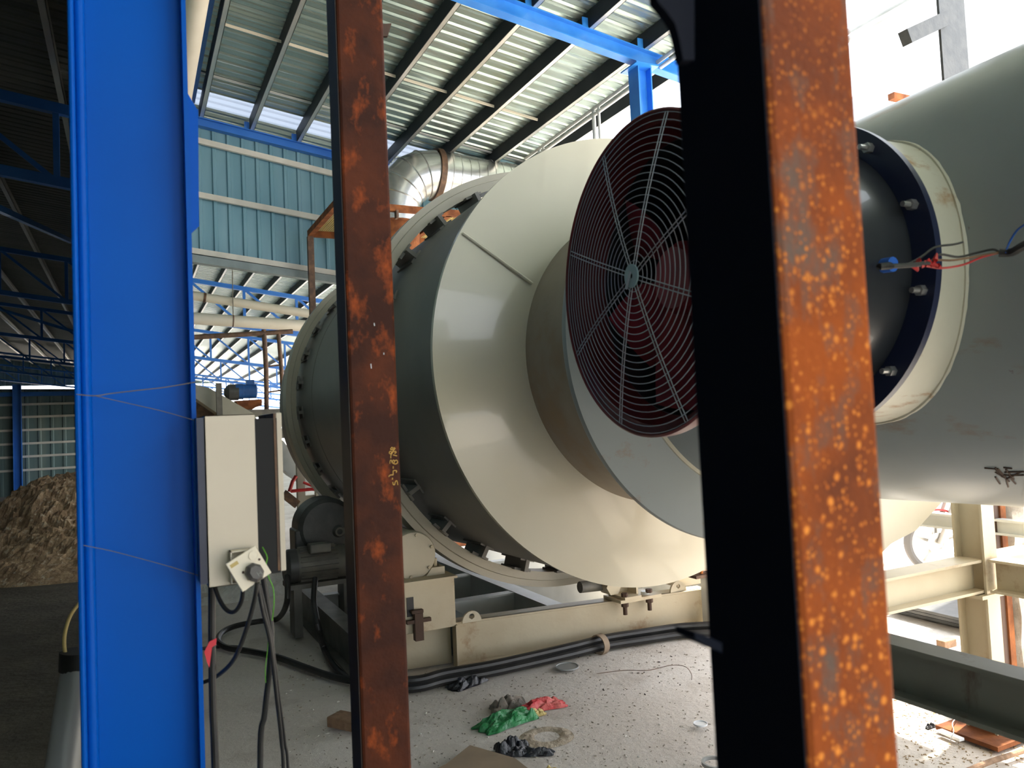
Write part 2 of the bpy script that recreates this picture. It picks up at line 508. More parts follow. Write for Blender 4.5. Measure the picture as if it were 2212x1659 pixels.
# fine patch near the camera, coarse outside
xs = [-40, -14, -6, -3] + [-1.5 + 0.15 * i for i in range(60)] + [8.5, 11, 16, 40, 90]
ys = [-30, -8, -2, 0.0] + [1 + 0.15 * i for i in range(60)] + [11, 14, 20, 40, 70, 120]
for y in ys:
    for x in xs:
        inside = -1.5 < x < 7.4 and 1 <= y < 9.8
        g.v.append(Vector((x, y, gh(x, y) if inside else -0.012)))
nx = len(xs)
for j in range(len(ys) - 1):
    for i in range(nx - 1):
        g.f.append((j * nx + i, j * nx + i + 1, (j + 1) * nx + i + 1, (j + 1) * nx + i))
        g.sm.append(True)
struct(g.build('floor', M['ground'], origin=(0, 0, 0)))
eb = MB()
exs = [-13.9] + [-6 + 0.25 * i for i in range(26)]
eys = [-0.9, 1.0] + [1.5 + 0.3 * i for i in range(60)] + [25, 40, 61]
for yy in eys:
    for i, xx in enumerate(exs):
        x2 = xx if i < len(exs) - 1 else 0.10 + 0.10 * noise.noise(Vector((yy * 0.8, 4, 0)))
        zz = 0.022 + 0.010 * noise.noise(Vector((x2 * 1.3, yy * 1.3, 2))) if i < len(exs) - 1 else -0.015
        eb.v.append(Vector((x2, yy, zz)))
for j in range(len(eys) - 1):
    for i in range(len(exs) - 1):
        a_ = j * len(exs) + i
        eb.f.append((a_, a_ + 1, a_ + len(exs) + 1, a_ + len(exs)))
        eb.sm.append(True)
struct(eb.build('floor', M['earth'], origin=(0, 0, 0)))

def corr_roof(y0, y1, x0, x1, m, name, dz=0.0):
    b = MB()
    prof = []
    y = y0
    pitch = 0.19
    while y < y1:
        for dy, h in ((0, 0), (0.07, 0), (0.085, 0.022), (0.115, 0.022), (0.13, 0), (0.16, 0.003)):
            if y + dy < y1:
                prof.append((y + dy, h))
        y += pitch
    prof.append((y1, 0))
    n = len(prof)
    for x in (x0, x1):
        for (yy, h) in prof:
            b.v.append(Vector((x, yy, roofz(x) + h + dz)))
    for i in range(n - 1):
        b.f.append((i, i + 1, n + i + 1, n + i))
        b.sm.append(False)
    # upper skin closes the sheet
    o = b.build(name, m)
    md = o.modifiers.new('thick', 'SOLIDIFY')
    md.thickness = 0.004
    md.offset = 1
    return o
struct(corr_roof(-7, 10.42, 0.0, XE, M['roof'], 'ceiling'))
struct(corr_roof(-12, 10.42, -14, 0.0, M['roof_shaded'], 'ceiling'))
struct(corr_roof(10.93, 62, 0.0, XE + 6, M['roof'], 'ceiling'))
struct(corr_roof(10.93, 62, -14, 0.0, M['roof_shaded'], 'ceiling'))
struct(corr_roof(10.42, 10.93, -0.3, XE, M['translucent'], 'window_1'))
struct(corr_roof(10.42, 10.93, -14, -0.3, M['roof_shaded'], 'ceiling'))

def corr_wall(p0, p1, z0a, z1a, z0b, z1b, m, name, pitch=0.25):
    """vertical ribbed sheet from p0 to p1, bottom and top heights at each end"""
    p0 = Vector(p0); p1 = Vector(p1)
    L = (p1 - p0).length
    d = (p1 - p0) / L
    nr = Vector((d.y, -d.x, 0))
    b = MB()
    pr = []
    s = 0
    while s < L:
        for ds, h in ((0, 0), (pitch * .62, 0), (pitch * .70, 0.028), (pitch * .86, 0.028), (pitch * .94, 0)):
            if s + ds <= L:
                pr.append((s + ds, h))
        s += pitch
    pr.append((L, 0))
    n = len(pr)
    for lev in (0, 1):
        for s, h in pr:
            q = p0 + d * s + nr * h
            a = s / L
            z = (z0a + (z0b - z0a) * a) if lev == 0 else (z1a + (z1b - z1a) * a)
            b.v.append(Vector((q.x, q.y, z)))
    for i in range(n - 1):
        b.f.append((i, i + 1, n + i + 1, n + i))
        b.sm.append(False)
    o = b.build(name, m)
    md = o.modifiers.new('thick', 'SOLIDIFY')
    md.thickness = 0.004
    return o
YW = 10.94
wb = corr_wall((0.0, YW + 0.08, 0), (XE + 0.3, YW + 0.08, 0), 4.03, roofz(0) - 0.26, 3.40, roofz(XE + 0.3) - 0.26, M['wall'], 'wall_back', 0.19)
struct(wb)
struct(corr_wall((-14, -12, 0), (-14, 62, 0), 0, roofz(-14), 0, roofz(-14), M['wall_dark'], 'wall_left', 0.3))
YP = 25.0
pz = on(60, 846, Y=YP).z
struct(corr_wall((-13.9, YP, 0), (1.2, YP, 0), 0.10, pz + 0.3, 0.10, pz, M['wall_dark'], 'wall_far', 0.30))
struct(corr_wall((-14, 62, 0), (-0.1, 62, 0), 0, 4.75, 0, 4.65, M['wall_dark'], 'wall_end_and_blocker', 0.5))  # lower end wall, added to cut daylight into the left bay
struct(corr_wall((-14, 62, 0), (12, 62, 0), 5.42, roofz(-14), 5.30, roofz(12) + 1.0, M['wall_dark'], 'wall_end_and_blocker', 0.5))
struct(corr_wall((-0.8, -12, 0), (1.6, -12, 0), 0, roofz(-0.8), 0, roofz(1.6), M['wall_dark'], 'wall_rear_blocker', 0.3))  # unseen wall, added and cut short to set the light from behind
struct(corr_wall((-14, -1, 0), (-0.8, -1, 0), 0, roofz(-14), 0, roofz(-0.8), M['wall_dark'], 'wall_rear_blocker', 0.3))  # unseen wall, added to keep light out of the left bay
struct(corr_wall((-0.8, -12, 0), (-0.8, -1, 0), 0, roofz(-0.8), 0, roofz(-0.8), M['wall_dark'], 'wall_left', 0.3))  # unseen wall too, added to darken the columns' left side
for ya_, yb_ in ((2.6, 10.8), (11.2, 20.8), (21.2, 30.3), (30.7, 40.3), (40.7, 50.8), (51.2, 61.8)):
    struct(corr_wall((0, ya_, 0), (0, yb_, 0), 2.0, roofz(0) - 0.02, 2.0, roofz(0) - 0.02, M['wall_dark'], 'wall_middle_blocker', 0.3))  # added sheets, edge-on behind the blue column, block light into the left bay

# ================================================================== ROOF STEEL
def purlin(x, y0, y1, label, group, depth=0.17, fl=0.055, dark=True):
    z = roofz(x) - 0.004
    t = 0.006
    b = MB()
    b.box((x - t / 2, y0, z - depth), (x + t / 2, y1, z))
    nweb = len(b.f)
    b.box((x + t / 2, y0, z - depth), (x + fl, y1, z - depth + t))
    b.box((x, y0, z - t), (x + fl, y1, z))
    b.box((x + fl - t, y0, z - depth), (x + fl, y1, z - depth + 0.018))
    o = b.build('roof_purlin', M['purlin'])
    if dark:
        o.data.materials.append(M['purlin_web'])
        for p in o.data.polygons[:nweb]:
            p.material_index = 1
    tag(o, label, 'purlin', group)
ordn = ['hidden behind the blue column', 'nearest the tan overhead pipe', 'second from the tan overhead pipe', 'third from the tan overhead pipe, crossing behind the brown rusty column', 'fourth from the tan overhead pipe, ending above the duct elbow',
        'fourth in from the open eave, above the silver duct', 'third in from the open eave', 'second in from the open eave', 'at the open eave, white sky beyond it']
for i, x in enumerate((0.27, 0.92, 1.57, 2.21, 2.87, 3.51, 4.14, 4.80, 5.38)):
    purlin(x, 0.3, YW, 'galvanised roof purlin ' + ordn[i], 'purlins of the near roof bay')
for i in range(8):
    x = 0.27 + 0.65 * i + (0.0 if i else 0)
    if x < 11:
        purlin(x, YW + 0.15, 61, 'galvanised roof purlin beyond the teal wall, %s to the right of the blue column' % ('first', 'second', 'third', 'fourth', 'fifth', 'sixth', 'seventh', 'eighth')[i], 'purlins beyond the teal wall')
for i in range(5):
    purlin(5.47 + 1.3 * i, YW + 0.15, 61, 'far-bay galvanised purlin beyond the teal wall, %s outward from the drum ring' % ('first', 'second', 'third', 'fourth', 'fifth')[i], 'purlins beyond the teal wall')
for i in range(9):
    purlin(-0.77 - 1.28 * i, -2.3, 61, 'pale roof purlin over the dark left bay, %s out from the blue column' % ('first', 'second', 'third', 'fourth', 'fifth', 'sixth', 'seventh', 'eighth', 'ninth')[i], 'purlins of the dark left bay', 0.15, 0.07, False)

# blue rafters of the near bay
def rafter(y, x0, x1, label, h=0.16, w=0.11, zoff=-0.17, mt='blue_bright'):
    z0 = roofz(x0) + zoff - h / 2
    z1 = roofz(x1) + zoff - h / 2
    e = thing('roof_rafter', (x0, y, z0), label, 'rafter')
    MB().ibeam((x0, y, z0), (x1, y, z1), h, w).build('beam', M[mt], e)
    for x in (0.92, 1.57, 2.21, 2.87, 3.51, 4.14, 4.80, 5.38):
        if x0 < x < x1:
            zc = roofz(x) + zoff
            MB().box((x - 0.075, y - 0.05, zc), (x - 0.008, y - 0.042, zc + 0.10)).box((x - 0.075, y - 0.05, zc), (x - 0.008, y + 0.03, zc + 0.008)).build('purlin_cleat', M[mt], e)
    return e
rf = rafter(6.25, -1.5, 5.62, 'bright blue sloping rafter under the near roof, ending at the blue eave post')
e2 = rafter(YW, -0.2, 5.7, 'blue rafter capping the high teal sheet wall', 0.12, 0.10, -0.17, 'blue_steel')
# post at the eave
px_, pz_ = 4.77, roofz(4.77) - 0.385
p = thing('eave_post', (px_, 6.25, 0), 'bright blue H-section post holding the eave, rising behind the fan', 'post')
MB().ibeam((px_, 6.25, 0.02), (px_, 6.25, pz_), 0.17, 0.17, up=(1, 0, 0)).build('shaft', M['blue_bright'], p)
MB().box((px_ - 0.14, 6.11, pz_), (px_ + 0.14, 6.39, pz_ + 0.015)).build('cap_plate', M['blue_bright'], p)
MB().box((px_ - 0.15, 6.1, 0), (px_ + 0.15, 6.4, 0.02)).build('base_plate', M['blue_bright'], p)
MB().box((px_ + 0.085, 6.2, pz_ - 0.62), (px_ + 0.16, 6.21, pz_ - 0.42)).build('cleat', M['blue_bright'], p)

# sag rods between purlins
b = MB()
b.bar((0.92, 8.4, roofz(0.92) - 0.10), (4.75, 8.4, roofz(4.75) - 0.10), 0.03, 0.012, up=(0, 1, 0))
tag(b.build('tie_strap', M['pvc']), 'thin tan tie strap crossing the near roof purlins halfway along', 'strap')
b = MB()
b.bar((0.3, 9.9, roofz(0.3) - 0.012), (5.4, 9.9, roofz(5.4) - 0.012), 0.05, 0.01, up=(0, 0, 1))
tag(b.build('sheet_lap_strip', M['white_steel']), 'pale lap strip under the roof just before the translucent panel', 'strip')

# blue flashing strip beside the tan pipe and overhead pipe
b = MB()
for (xa, xb) in ((0.42, 0.86),):
    b.add([(xa, 3.5, roofz(xa) - 0.03), (xb, 3.5, roofz(xb) - 0.03), (xb, YW - 0.1, roofz(xb) - 0.03), (xa, YW - 0.1, roofz(xa) - 0.03),
           (xa, 3.5, roofz(xa) - 0.022), (xb, 3.5, roofz(xb) - 0.022), (xb, YW - 0.1, roofz(xb) - 0.022), (xa, YW - 0.1, roofz(xa) - 0.022)],
          [(0, 3, 2, 1), (4, 5, 6, 7), (0, 1, 5, 4), (1, 2, 6, 5), (2, 3, 7, 6), (3, 0, 4, 7)])
struct(b.build('trim_1', M['blue_steel']))
e = thing('overhead_pipe', (0.58, 7, 5.45), 'tan overhead pipe running away beside the top of the big blue column', 'pipe')
MB().tube([(0.58, 3.6, 5.50), (0.58, 10.7, 5.42)], 0.125, 28).build('pipe_run', M['pvc'], e)
for y in (6.0, 9.3):
    MB().lathe((0.58, y, 5.50 - 0.08 * (y - 3.6) / 7.1), (0, 1, 0), [(0, 0.126), (0, 0.131), (0.05, 0.131), (0.05, 0.126)], 28).build('pipe_joint', M['pvc'], e)

# girts on the teal wall
gl = []
for i, (pa, pb) in enumerate((((425, 303), (730, 378)), ((430, 421), (730, 479)), ((424, 543), (735, 592)))):
    a = on(*pa, Y=YW - 0.02)
    c_ = on(*pb, Y=YW - 0.02)
    d = (c_ - a) / (c_.x - a.x)
    p0 = a + d * (0.05 - a.x)
    p1 = a + d * (XE + 0.2 - a.x)
    b = MB()
    b.bar(p0, p1, 0.05, 0.075)
    tag(b.build('wall_girt', M['girt']), ('topmost', 'middle', 'lowest')[i] + ' pale horizontal girt on the high teal sheet wall', 'girt', 'girts of the teal wall')
a = on(424, 561, Y=YW); c_ = on(735, 607, Y=YW); d = (c_ - a) / (c_.x - a.x)
b = MB().bar(a + d * (0.05 - a.x), a + d * (XE + .2 - a.x), 0.14, 0.10)
tag(b.build('wall_bottom_beam', M['grey_web']), 'grey-green beam along the bottom edge of the high teal wall', 'beam')

# trusses
def truss(y, x0, x1, panel, label, group, depth=1.05, ch=0.10, mt='blue_steel', zo=0.39, anchor=0.0, scale=1.0):
    e = thing('roof_truss', ((x0 + x1) / 2, y, roofz((x0 + x1) / 2) - zo), label, 'truss', group)
    zt = lambda x: roofz(x) - zo - ch / 2
    zb = lambda x: roofz(x) - zo - depth
    MB().bar((x0, y, zt(x0)), (x1, y, zt(x1)), 0.10, ch).build('top_chord', M[mt], e)
    MB().bar((x0, y, zb(x0)), (x1, y, zb(x1)), 0.10, ch).build('bottom_chord', M[mt], e)
    k = math.ceil((x0 - anchor) / panel)
    xs_ = []
    while anchor + k * panel <= x1 + 1e-6:
        xs_.append(anchor + k * panel)
        k += 1
    for i, x in enumerate(xs_):
        MB().bar((x, y, zb(x)), (x, y, zt(x)), 0.06, 0.07, up=(1, 0, 0)).build('vertical', M[mt], e)
        if i + 1 < len(xs_):
            x2 = xs_[i + 1]
            MB().bar((x, y, zt(x)), (x2, y, zb(x2)), 0.045, 0.06).build('diagonal', M[mt], e)
    return e
truss(YW, -13.6, -0.25, 1.3, 'nearest dark blue lattice truss, over the left bay beside the blue column', 'lattice trusses under the shed roof', 1.0, 0.13, anchor=-0.76, zo=0.45)
names = ['second lattice truss back, the first one seen beyond the teal wall', 'third lattice truss back, behind the rusty ladder', 'fourth lattice truss back, small in the distance', 'fifth lattice truss back, just above the motor', 'farthest lattice truss at the open end of the shed']
for i, y in enumerate((21.0, 30.5, 40.5, 51.0, 61.0)):
    truss(y, -13.6, 10.9, 1.35, 'blue ' + names[i], 'lattice trusses under the shed roof', 1.07, 0.11, anchor=0.05)
# longitudinal blue ties in the left bay
for i, (q0, q1) in enumerate((((0, 452), (155, 522)), ((0, 668), (160, 716)))):
    a = on(*q0, X=-1.6 if i == 0 else -4.2)
    c_ = on(*q1, Y=YW + 8.5 if i == 0 else YW + 19.3)
    tag(MB().bar(a + (a - c_) * 0.6, c_, 0.09, 0.09).build('roof_tie', M['blue_bright']), ('long light blue tie slanting across the dark left bay under the nearest truss', 'more distant light blue tie in the dark left bay')[i], 'tie')
# far-left partition columns and girts
cx = on(38, 950, Y=YP - 0.15)
tag(MB().ibeam((cx.x, YP - 0.15, 0.0), (cx.x, YP - 0.15, pz + 0.2), 0.2, 0.18, up=(1, 0, 0)).build('partition_column', M['blue_steel']), 'slim blue column standing at the far teal partition behind the chip pile', 'column')
for i, yy in enumerate((873, 900, 928, 957, 985, 1014)):
    z = on(80, yy, Y=YP - 0.05).z
    b = MB().bar((-13.5, YP - 0.06, z), (1.0, YP - 0.06, z), 0.05, 0.06)
    tag(b.build('partition_girt', M['girt']), 'thin pale girt on the far dark partition, %s from its top' % ('first', 'second', 'third', 'fourth', 'fifth', 'sixth')[i], 'girt', 'girts of the far partition')
b = MB().bar((-13.5, YP - 0.1, pz + 0.0), (1.1, YP - 0.1, pz - 0.1), 0.1, 0.12)
tag(b.build('partition_top_beam', M['blue_steel']), 'blue beam along the top of the far dark partition', 'beam')

# ================================================================== ROTARY DRUM
AZ, EL = 0.0, -0.0227
AX = Vector((0, math.cos(EL), math.sin(EL)))
C1 = Vector((2.837, 3.835, 1.937))
drum = thing('rotary_drum', (C1.x, C1.y, 0), 'huge grey rotary dryer drum with cream cone end and two riding rings', 'drum')
SH = 1.352
b = MB().lathe(C1, AX, [(0.02, SH), (1.0, SH), (4.9, SH), (4.9, 0.9), (4.9, 0.0)], 160)
b.build('shell', M['shell'], drum)
b = MB().lathe(C1, AX, [(0.03, SH), (0.03, 1.381), (0.0, 1.381), (-0.10, 0.87)], 160)
cone = b.build('end_cone', M['disc'], drum)
b = MB().lathe(C1, AX, [(-0.085, 0.875), (-0.10, 0.87), (-0.45, 0.862), (-0.78, 0.86)], 128)
b.build('neck', M['neck'], drum)
# weld bead on the cone
w0 = Vector((1000, 503)); w1 = Vector((1150, 612))
pts = []
for i in range(15):
    q = w0.lerp(w1, i / 14)
    # intersect with the cone plane (approximately t = -0.05)
    d = ray(q.x, q.y)
    tt = -0.10 * i / 14
    pc = C1 + AX * tt
    s_ = (pc - EYE).dot(AX) / d.dot(AX)
    pts.append(EYE + d * (s_ * 0.9975))
MB().tube(pts, 0.010, 8).build('weld_bead', M['disc'], cone)
def riding_ring(t, Ro, Ri, wd_, nl):
    c = C1 + AX * t
    prof = [(0, Ro), (0, Ro - 0.045), (-0.012, Ro - 0.05), (-0.012, Ri), (wd_, Ri), (wd_, Ro)]
    rg = MB().lathe(c, AX, prof, 160, closed=True).build('riding_ring', M['ring'], drum)
    u = AX.cross(Vector((0, 0, 1))).normalized()
    v = u.cross(AX)
    for k in range(nl):
        a = 2 * PI * (k + 0.35) / nl
        rd = u * math.cos(a) + v * math.sin(a)
        tg = -u * math.sin(a) + v * math.cos(a)
        b = MB()
        mx = Matrix((rd, tg, AX)).transposed()
        b.cbox(c + AX * (wd_ / 2 - 0.03) + rd * ((Ri + SH) / 2), (Ri - SH + 0.01, 0.028, wd_ + 0.16), mx)
        b.cbox(c + AX * (wd_ / 2 - 0.03) + rd * (Ri - 0.004), (0.016, 0.13, wd_ + 0.05), mx)
        b.cbox(c + AX * (wd_ / 2 - 0.03) + rd * (SH + 0.004), (0.014, 0.11, wd_ + 0.14), mx)
        b.build('spacer_lug', M['shell'], rg)
riding_ring(1.09, 1.541, 1.432, 0.17, 26)
riding_ring(3.72, 1.492, 1.395, 0.17, 30)
# manufacturing welds round the shell
for t in (2.1, 3.2):
    MB().lathe(C1 + AX * t, AX, [(-0.006, SH), (0, SH + 0.004), (0.006, SH)], 120).build('girth_seam', M['shell'], drum)

# ------------------------------------------------------------------ furnace
fur = thing('furnace_vessel', (C1.x, 1.5, 1.1), 'long grey-cream horizontal furnace vessel on the right, feeding the drum neck', 'vessel')
RV = 0.775
MB().lathe(C1, AX, [(-0.93, RV), (-1.6, RV), (-2.6, RV), (-3.6, RV), (-5.2, RV), (-5.2, 0.0)], 160).build('body', M['furnace'], fur)
MB().lathe(C1, AX, [(-0.775, 0.84), (-0.775, 1.03), (-0.785, 1.034), (-0.81, 1.03), (-0.955, RV - 0.005)], 160).build('end_flange', M['furnace'], fur)
MB().lathe(C1, AX, [(-0.957 - 0.012, RV), (-0.957, RV + 0.012), (-0.945, RV + 0.012)], 128).build('weld_seam', M['collar'], fur)
# ash hopper below, its sloped side seen past the rusty column
hz = C1.z - 0.70
hp = MB()
zt_ = C1.z - 0.66
y_a, y_b = 1.85, 3.0
q_top = on(2013, 1085, Y=2.55)
q_bot = on(1905, 1172, Y=2.55)
xt, zt2, xb2, zb2 = q_top.x, q_top.z, q_bot.x, q_bot.z
hy0, hy1 = 2.5, 3.0
xl0, xl1 = 2.75, 2.95
hp.add([(xl0, hy0, 1.35), (xt + 0.25, hy0, 1.35), (xt, hy0, zt2), ((xt + xb2) / 2 - 0.01, hy0, (zt2 + zb2) / 2 - 0.035), (xb2, hy0, zb2), (xb2 - 0.2, hy0, zb2 - 0.10), (xl1, hy0, zb2 - 0.10),
        (xl0, hy1, 1.35), (xt + 0.25, hy1, 1.35), (xt, hy1, zt2), ((xt + xb2) / 2 - 0.01, hy1, (zt2 + zb2) / 2 - 0.035), (xb2, hy1, zb2), (xb2 - 0.2, hy1, zb2 - 0.10), (xl1, hy1, zb2 - 0.10)],
       [(0, 1, 2, 3, 4, 5, 6), (13, 12, 11, 10, 9, 8, 7)] + [(i, (i + 1) % 7, 7 + (i + 1) % 7, 7 + i) for i in range(7)])
hp.build('ash_hopper', M['cream'], fur)
# scratched rusty scrawl low on the vessel
def on_cyl(px, py, r):
    d = ray(px, py)
    # quadratic around axis
    w = EYE - C1
    dp = d - AX * d.dot(AX)
    wp = w - AX * w.dot(AX)
    a = dp.dot(dp); bb = 2 * dp.dot(wp); cc = wp.dot(wp) - r * r
    s_ = (-bb - math.sqrt(max(bb * bb - 4 * a * cc, 0))) / (2 * a)
    return EYE + d * s_
b = MB()
for ln in (((2127, 1011), (2150, 1013), (2165, 1030)), ((2150, 1010), (2160, 1020), (2180, 1040)), ((2150, 1020), (2168, 1031), (2176, 1034), (2205, 1020)),
           ((2155, 1012), (2172, 1030), (2178, 1052)), ((2170, 1020), (2212, 1019)), ((2163, 1025), (2182, 1027), (2212, 1026)), ((2168, 1010), (2186, 1012)), ((2150, 1030), (2160, 1045)),
           ((2180, 1030), (2194, 1045)), ((2173, 1014), (2190, 1035))):
    P_ = [on_cyl(x, y, RV + 0.001) for x, y in ln]
    b.tube(P_, 0.0028, 5)
b.build('rust_scratches', M['rustbolt'], fur)

# ------------------------------------------------------------------ axial fan
FA = Vector((math.cos(0.02), -math.sin(0.04), 0.0)).normalized()
G0 = Vector((1.34, 1.787, 1.995))
FR = 0.466
fan = thing('axial_fan', G0, 'black axial blower with round wire grille and red blades, fixed to the furnace side', 'fan')
MB().lathe(G0, FA, [(0.0, FR - 0.012), (-0.01, FR - 0.006), (-0.004, FR), (0.03, FR), (0.03, FR - 0.03), (0.12, FR - 0.045), (0.13, FR - 0.06), (0.02, FR - 0.035)], 120, closed=True).build('front_ring', M['maroon'], fan)
MB().lathe(G0, FA, [(0.56, 0.0), (0.56, FR - 0.055), (0.565, FR - 0.055), (0.565, 0.0)], 60).build('back_plate', M['blackfan'], fan)
MB().lathe(G0, FA, [(0.12, FR - 0.05), (0.60, FR - 0.05), (0.60, FR - 0.06), (0.12, FR - 0.06)], 120, closed=True).build('casing', M['blackfan'], fan)
b_ = MB().lathe(G0, FA, [(0.585, FR - 0.052), (0.585, FR + 0.022), (0.607, FR + 0.022), (0.607, FR - 0.052)], 120, closed=True)
rfl = b_.build('rear_flange', M['navy'], fan)
fu = FA.cross(Vector((0, 0, 1))).normalized()
fv = fu.cross(FA)
def fpt(r, a, t):
    return G0 + FA * t + (fu * math.cos(a) + fv * math.sin(a)) * r
# bolts on the rear flange, angles chosen where the photo shows them
for k in range(12):
    a = 2 * PI * k / 12 + 0.30
    c0 = fpt(FR - 0.012, a, 0.54)
    bt = MB().tube([c0, c0 + FA * 0.08], 0.008, 8)
    bt.tube([fpt(FR - 0.012, a, 0.565), fpt(FR - 0.012, a, 0.585)], 0.015, 6, smooth=False)
    bt.build('bolt', M['steel'], rfl)
# wire grille: rings and paired spokes
NR = 21
b = MB()
for i in range(NR):
    r = 0.045 + (FR - 0.012 - 0.045) * i / (NR - 1)
    dome = -0.035 * (1 - (r / FR) ** 2)
    pts = [fpt(r, 2 * PI * k / 72, dome) for k in range(72)]
    o_ = len(b.v)
    for k in range(72):
        a = 2 * PI * k / 72
        rad = fu * math.cos(a) + fv * math.sin(a)
        for q in range(5):
            th = 2 * PI * q / 5
            b.v.append(pts[k] + (rad * math.cos(th) + FA * math.sin(th)) * 0.0016)
    for k in range(72):
        for q in range(5):
            b.f.append((o_ + k * 5 + q, o_ + k * 5 + (q + 1) % 5, o_ + ((k + 1) % 72) * 5 + (q + 1) % 5, o_ + ((k + 1) % 72) * 5 + q))
            b.sm.append(True)
gr = b.build('wire_grille', M['wire'], fan)
# spoke angles measured from the photograph (image direction mapped on the grille plane)
hubp = on(1389, 599, X=G0.x)
sp_t = [(1447, 234), (1298, 329), (1221, 545), (1240, 764), (1336, 927), (1490, 915), (1492, 478)]
angs = []
for q in sp_t:
    w = on(*q, X=G0.x) - G0
    angs.append(math.atan2(w.dot(fv), w.dot(fu)))
angs.append(angs[2] + PI)
for a in angs:
    b = MB()
    for off in (-0.006, 0.006):
        pts = []
        for i in range(9):
            r = 0.02 + (FR - 0.008 - 0.02) * i / 8
            dome = -0.038 * (1 - (r / FR) ** 2)
            pts.append(fpt(math.hypot(r, off), a + math.atan2(off, r), dome))
        b.tube(pts, 0.0019, 6)
    b.build('spoke', M['wire'], gr)
HC = G0 + FA * (-0.046)
MB().lathe(HC, FA, [(0.0, 0.008), (0.0, 0.034), (0.005, 0.034), (0.005, 0.008)], 40, closed=True).build('hub_disc', M['hub'], gr)
MB().bar(HC + fv * -0.034 - FA * 0.004 - fu * 0.022, HC + fv * 0.012 - FA * 0.004 + fu * 0.004, 0.010, 0.003, up=FA).build('tag_strip', M['wire'], gr)
# blades and motor inside
imp = MB().lathe(G0, FA, [(0.10, 0.0), (0.10, 0.09), (0.13, 0.11), (0.24, 0.11), (0.24, 0.0)], 40).build('impeller', M['blade'], fan)
MB().lathe(G0, FA, [(0.24, 0.0), (0.24, 0.13), (0.50, 0.13), (0.52, 0.05), (0.52, 0)], 40).build('motor', M['blackfan'], fan)
for k in range(6):
    a = 2 * PI * k / 6 + 0.2
    b = MB()
    N1, N2 = 7, 5
    o_ = 0
    for side in (0, 1):
        for i in range(N1):
            r = 0.10 + (0.395 - 0.10) * i / (N1 - 1)
            ch_ = 0.20 + 0.16 * i / (N1 - 1)
            for j in range(N2):
                s_ = (j / (N2 - 1) - 0.5)
                aa = a + s_ * ch_ / max(r, 0.2) * 0.55 + 0.25 * i / N1
                b.v.append(fpt(r, aa, 0.17 + s_ * 0.11 + side * 0.004))
    for side in (0, 1):
        for i in range(N1 - 1):
            for j in range(N2 - 1):
                q = side * N1 * N2
                b.f.append((q + i * N2 + j, q + i * N2 + j + 1, q + (i + 1) * N2 + j + 1, q + (i + 1) * N2 + j))
                b.sm.append(True)
    b.build('blade', M['blade'], imp)
# terminal gland and box on the casing
tb = on(1880, 578, X=1.80)
tdir = (tb - (G0 + FA * ((tb - G0).dot(FA)))).normalized()
tb0 = G0 + FA * (tb - G0).dot(FA) + tdir * (FR - 0.05)
MB().tube([tb0, tb0 + tdir * 0.03], 0.020, 12).build('cable_gland', M['bluewire'], fan)
# collar welded to the vessel (runs into its skin)
colr = MB()
N = 120
o_ = 0
for lev in range(2):
    for k in range(N):
        a = 2 * PI * k / N
        base = fpt(FR - 0.004, a, 0.607)
        if lev == 0:
            colr.v.append(base)
        else:
            # walk along the fan axis to the vessel skin
            w = base - C1
            wp = w - AX * w.dot(AX)
            dp = FA - AX * FA.dot(AX)
            aa = dp.dot(dp); bb = 2 * dp.dot(wp); cc = wp.dot(wp) - (RV + 0.003) ** 2
            s_ = (-bb - math.sqrt(max(bb * bb - 4 * aa * cc, 0))) / (2 * aa)
            colr.v.append(base + FA * (s_ + 0.004))
for k in range(N):
    colr.f.append((k, (k + 1) % N, N + (k + 1) % N, N + k))
    colr.sm.append(True)
weld = [Vector(v) for v in colr.v[N:]]
colr.build('inlet_collar', M['collar'], fur)
b = MB()
rr = []
pp = weld + [weld[0], weld[1]]
b.tube([p_ + (p_ - G0).cross(FA).normalized() * 0 + FA * -0.004 for p_ in pp], [0.008 + 0.003 * noise.noise(p_ * 40) for p_ in pp], 6, caps=False)
b.build('collar_weld', M['collar'], fur)
# loose cable from the gland past the collar
cb = thing('fan_cable', tb0 + tdir * 0.03, 'black fan cable splitting into coloured wires with red tape, crossing the cream collar', 'cable')
S0 = tb0 + tdir * 0.02
cp = lambda x, y, X: on(x, y, X=X)
MB().tube([S0, cp(1900, 576, 1.60), cp(1925, 575, 1.64)], 0.008, 8, sub=4).build('sheath', M['black'], cb)
MB().tube([cp(1925, 575, 1.64), cp(1965, 573, 1.68), cp(2008, 568, 1.72)], 0.006, 8, sub=4).build('sheath', M['black'], cb)
MB().tube([cp(1960, 572, 1.68), cp(1990, 555, 1.72), cp(2020, 534, 1.76), cp(2060, 528, 1.80), cp(2080, 523, 1.82)], 0.003, 6, sub=5).build('black_wire', M['black'], cb)
MB().tube([cp(2008, 568, 1.72), cp(2030, 550, 1.75), cp(2070, 555, 1.80), cp(2110, 546, 1.84), cp(2145, 539, 1.86), cp(2160, 546, 1.87)], 0.003, 6, sub=5).build('black_wire', M['black'], cb)
MB().tube([cp(1985, 572, 1.70), cp(2020, 562, 1.75), cp(2060, 562, 1.79), cp(2120, 552, 1.84), cp(2165, 544, 1.87)], 0.0028, 6, sub=5).build('brown_wire', M['brick'], cb)
MB().tube([cp(2000, 574, 1.71), cp(2035, 579, 1.76), cp(2080, 572, 1.81), cp(2120, 556, 1.84), cp(2160, 545, 1.87)], 0.003, 6, sub=5).build('red_wire', M['red'], cb)
b = MB()
for k in range(10):
    a0 = cp(1972 + 6 * k, 572 - (k % 3) * 6 + 2, 1.69 + 0.005 * k)
    b.tube([a0, a0 + Vector((0.012, 0.01 * random.uniform(-1, 1), random.uniform(-0.02, 0.02)))], [0.007, 0.002], 5)
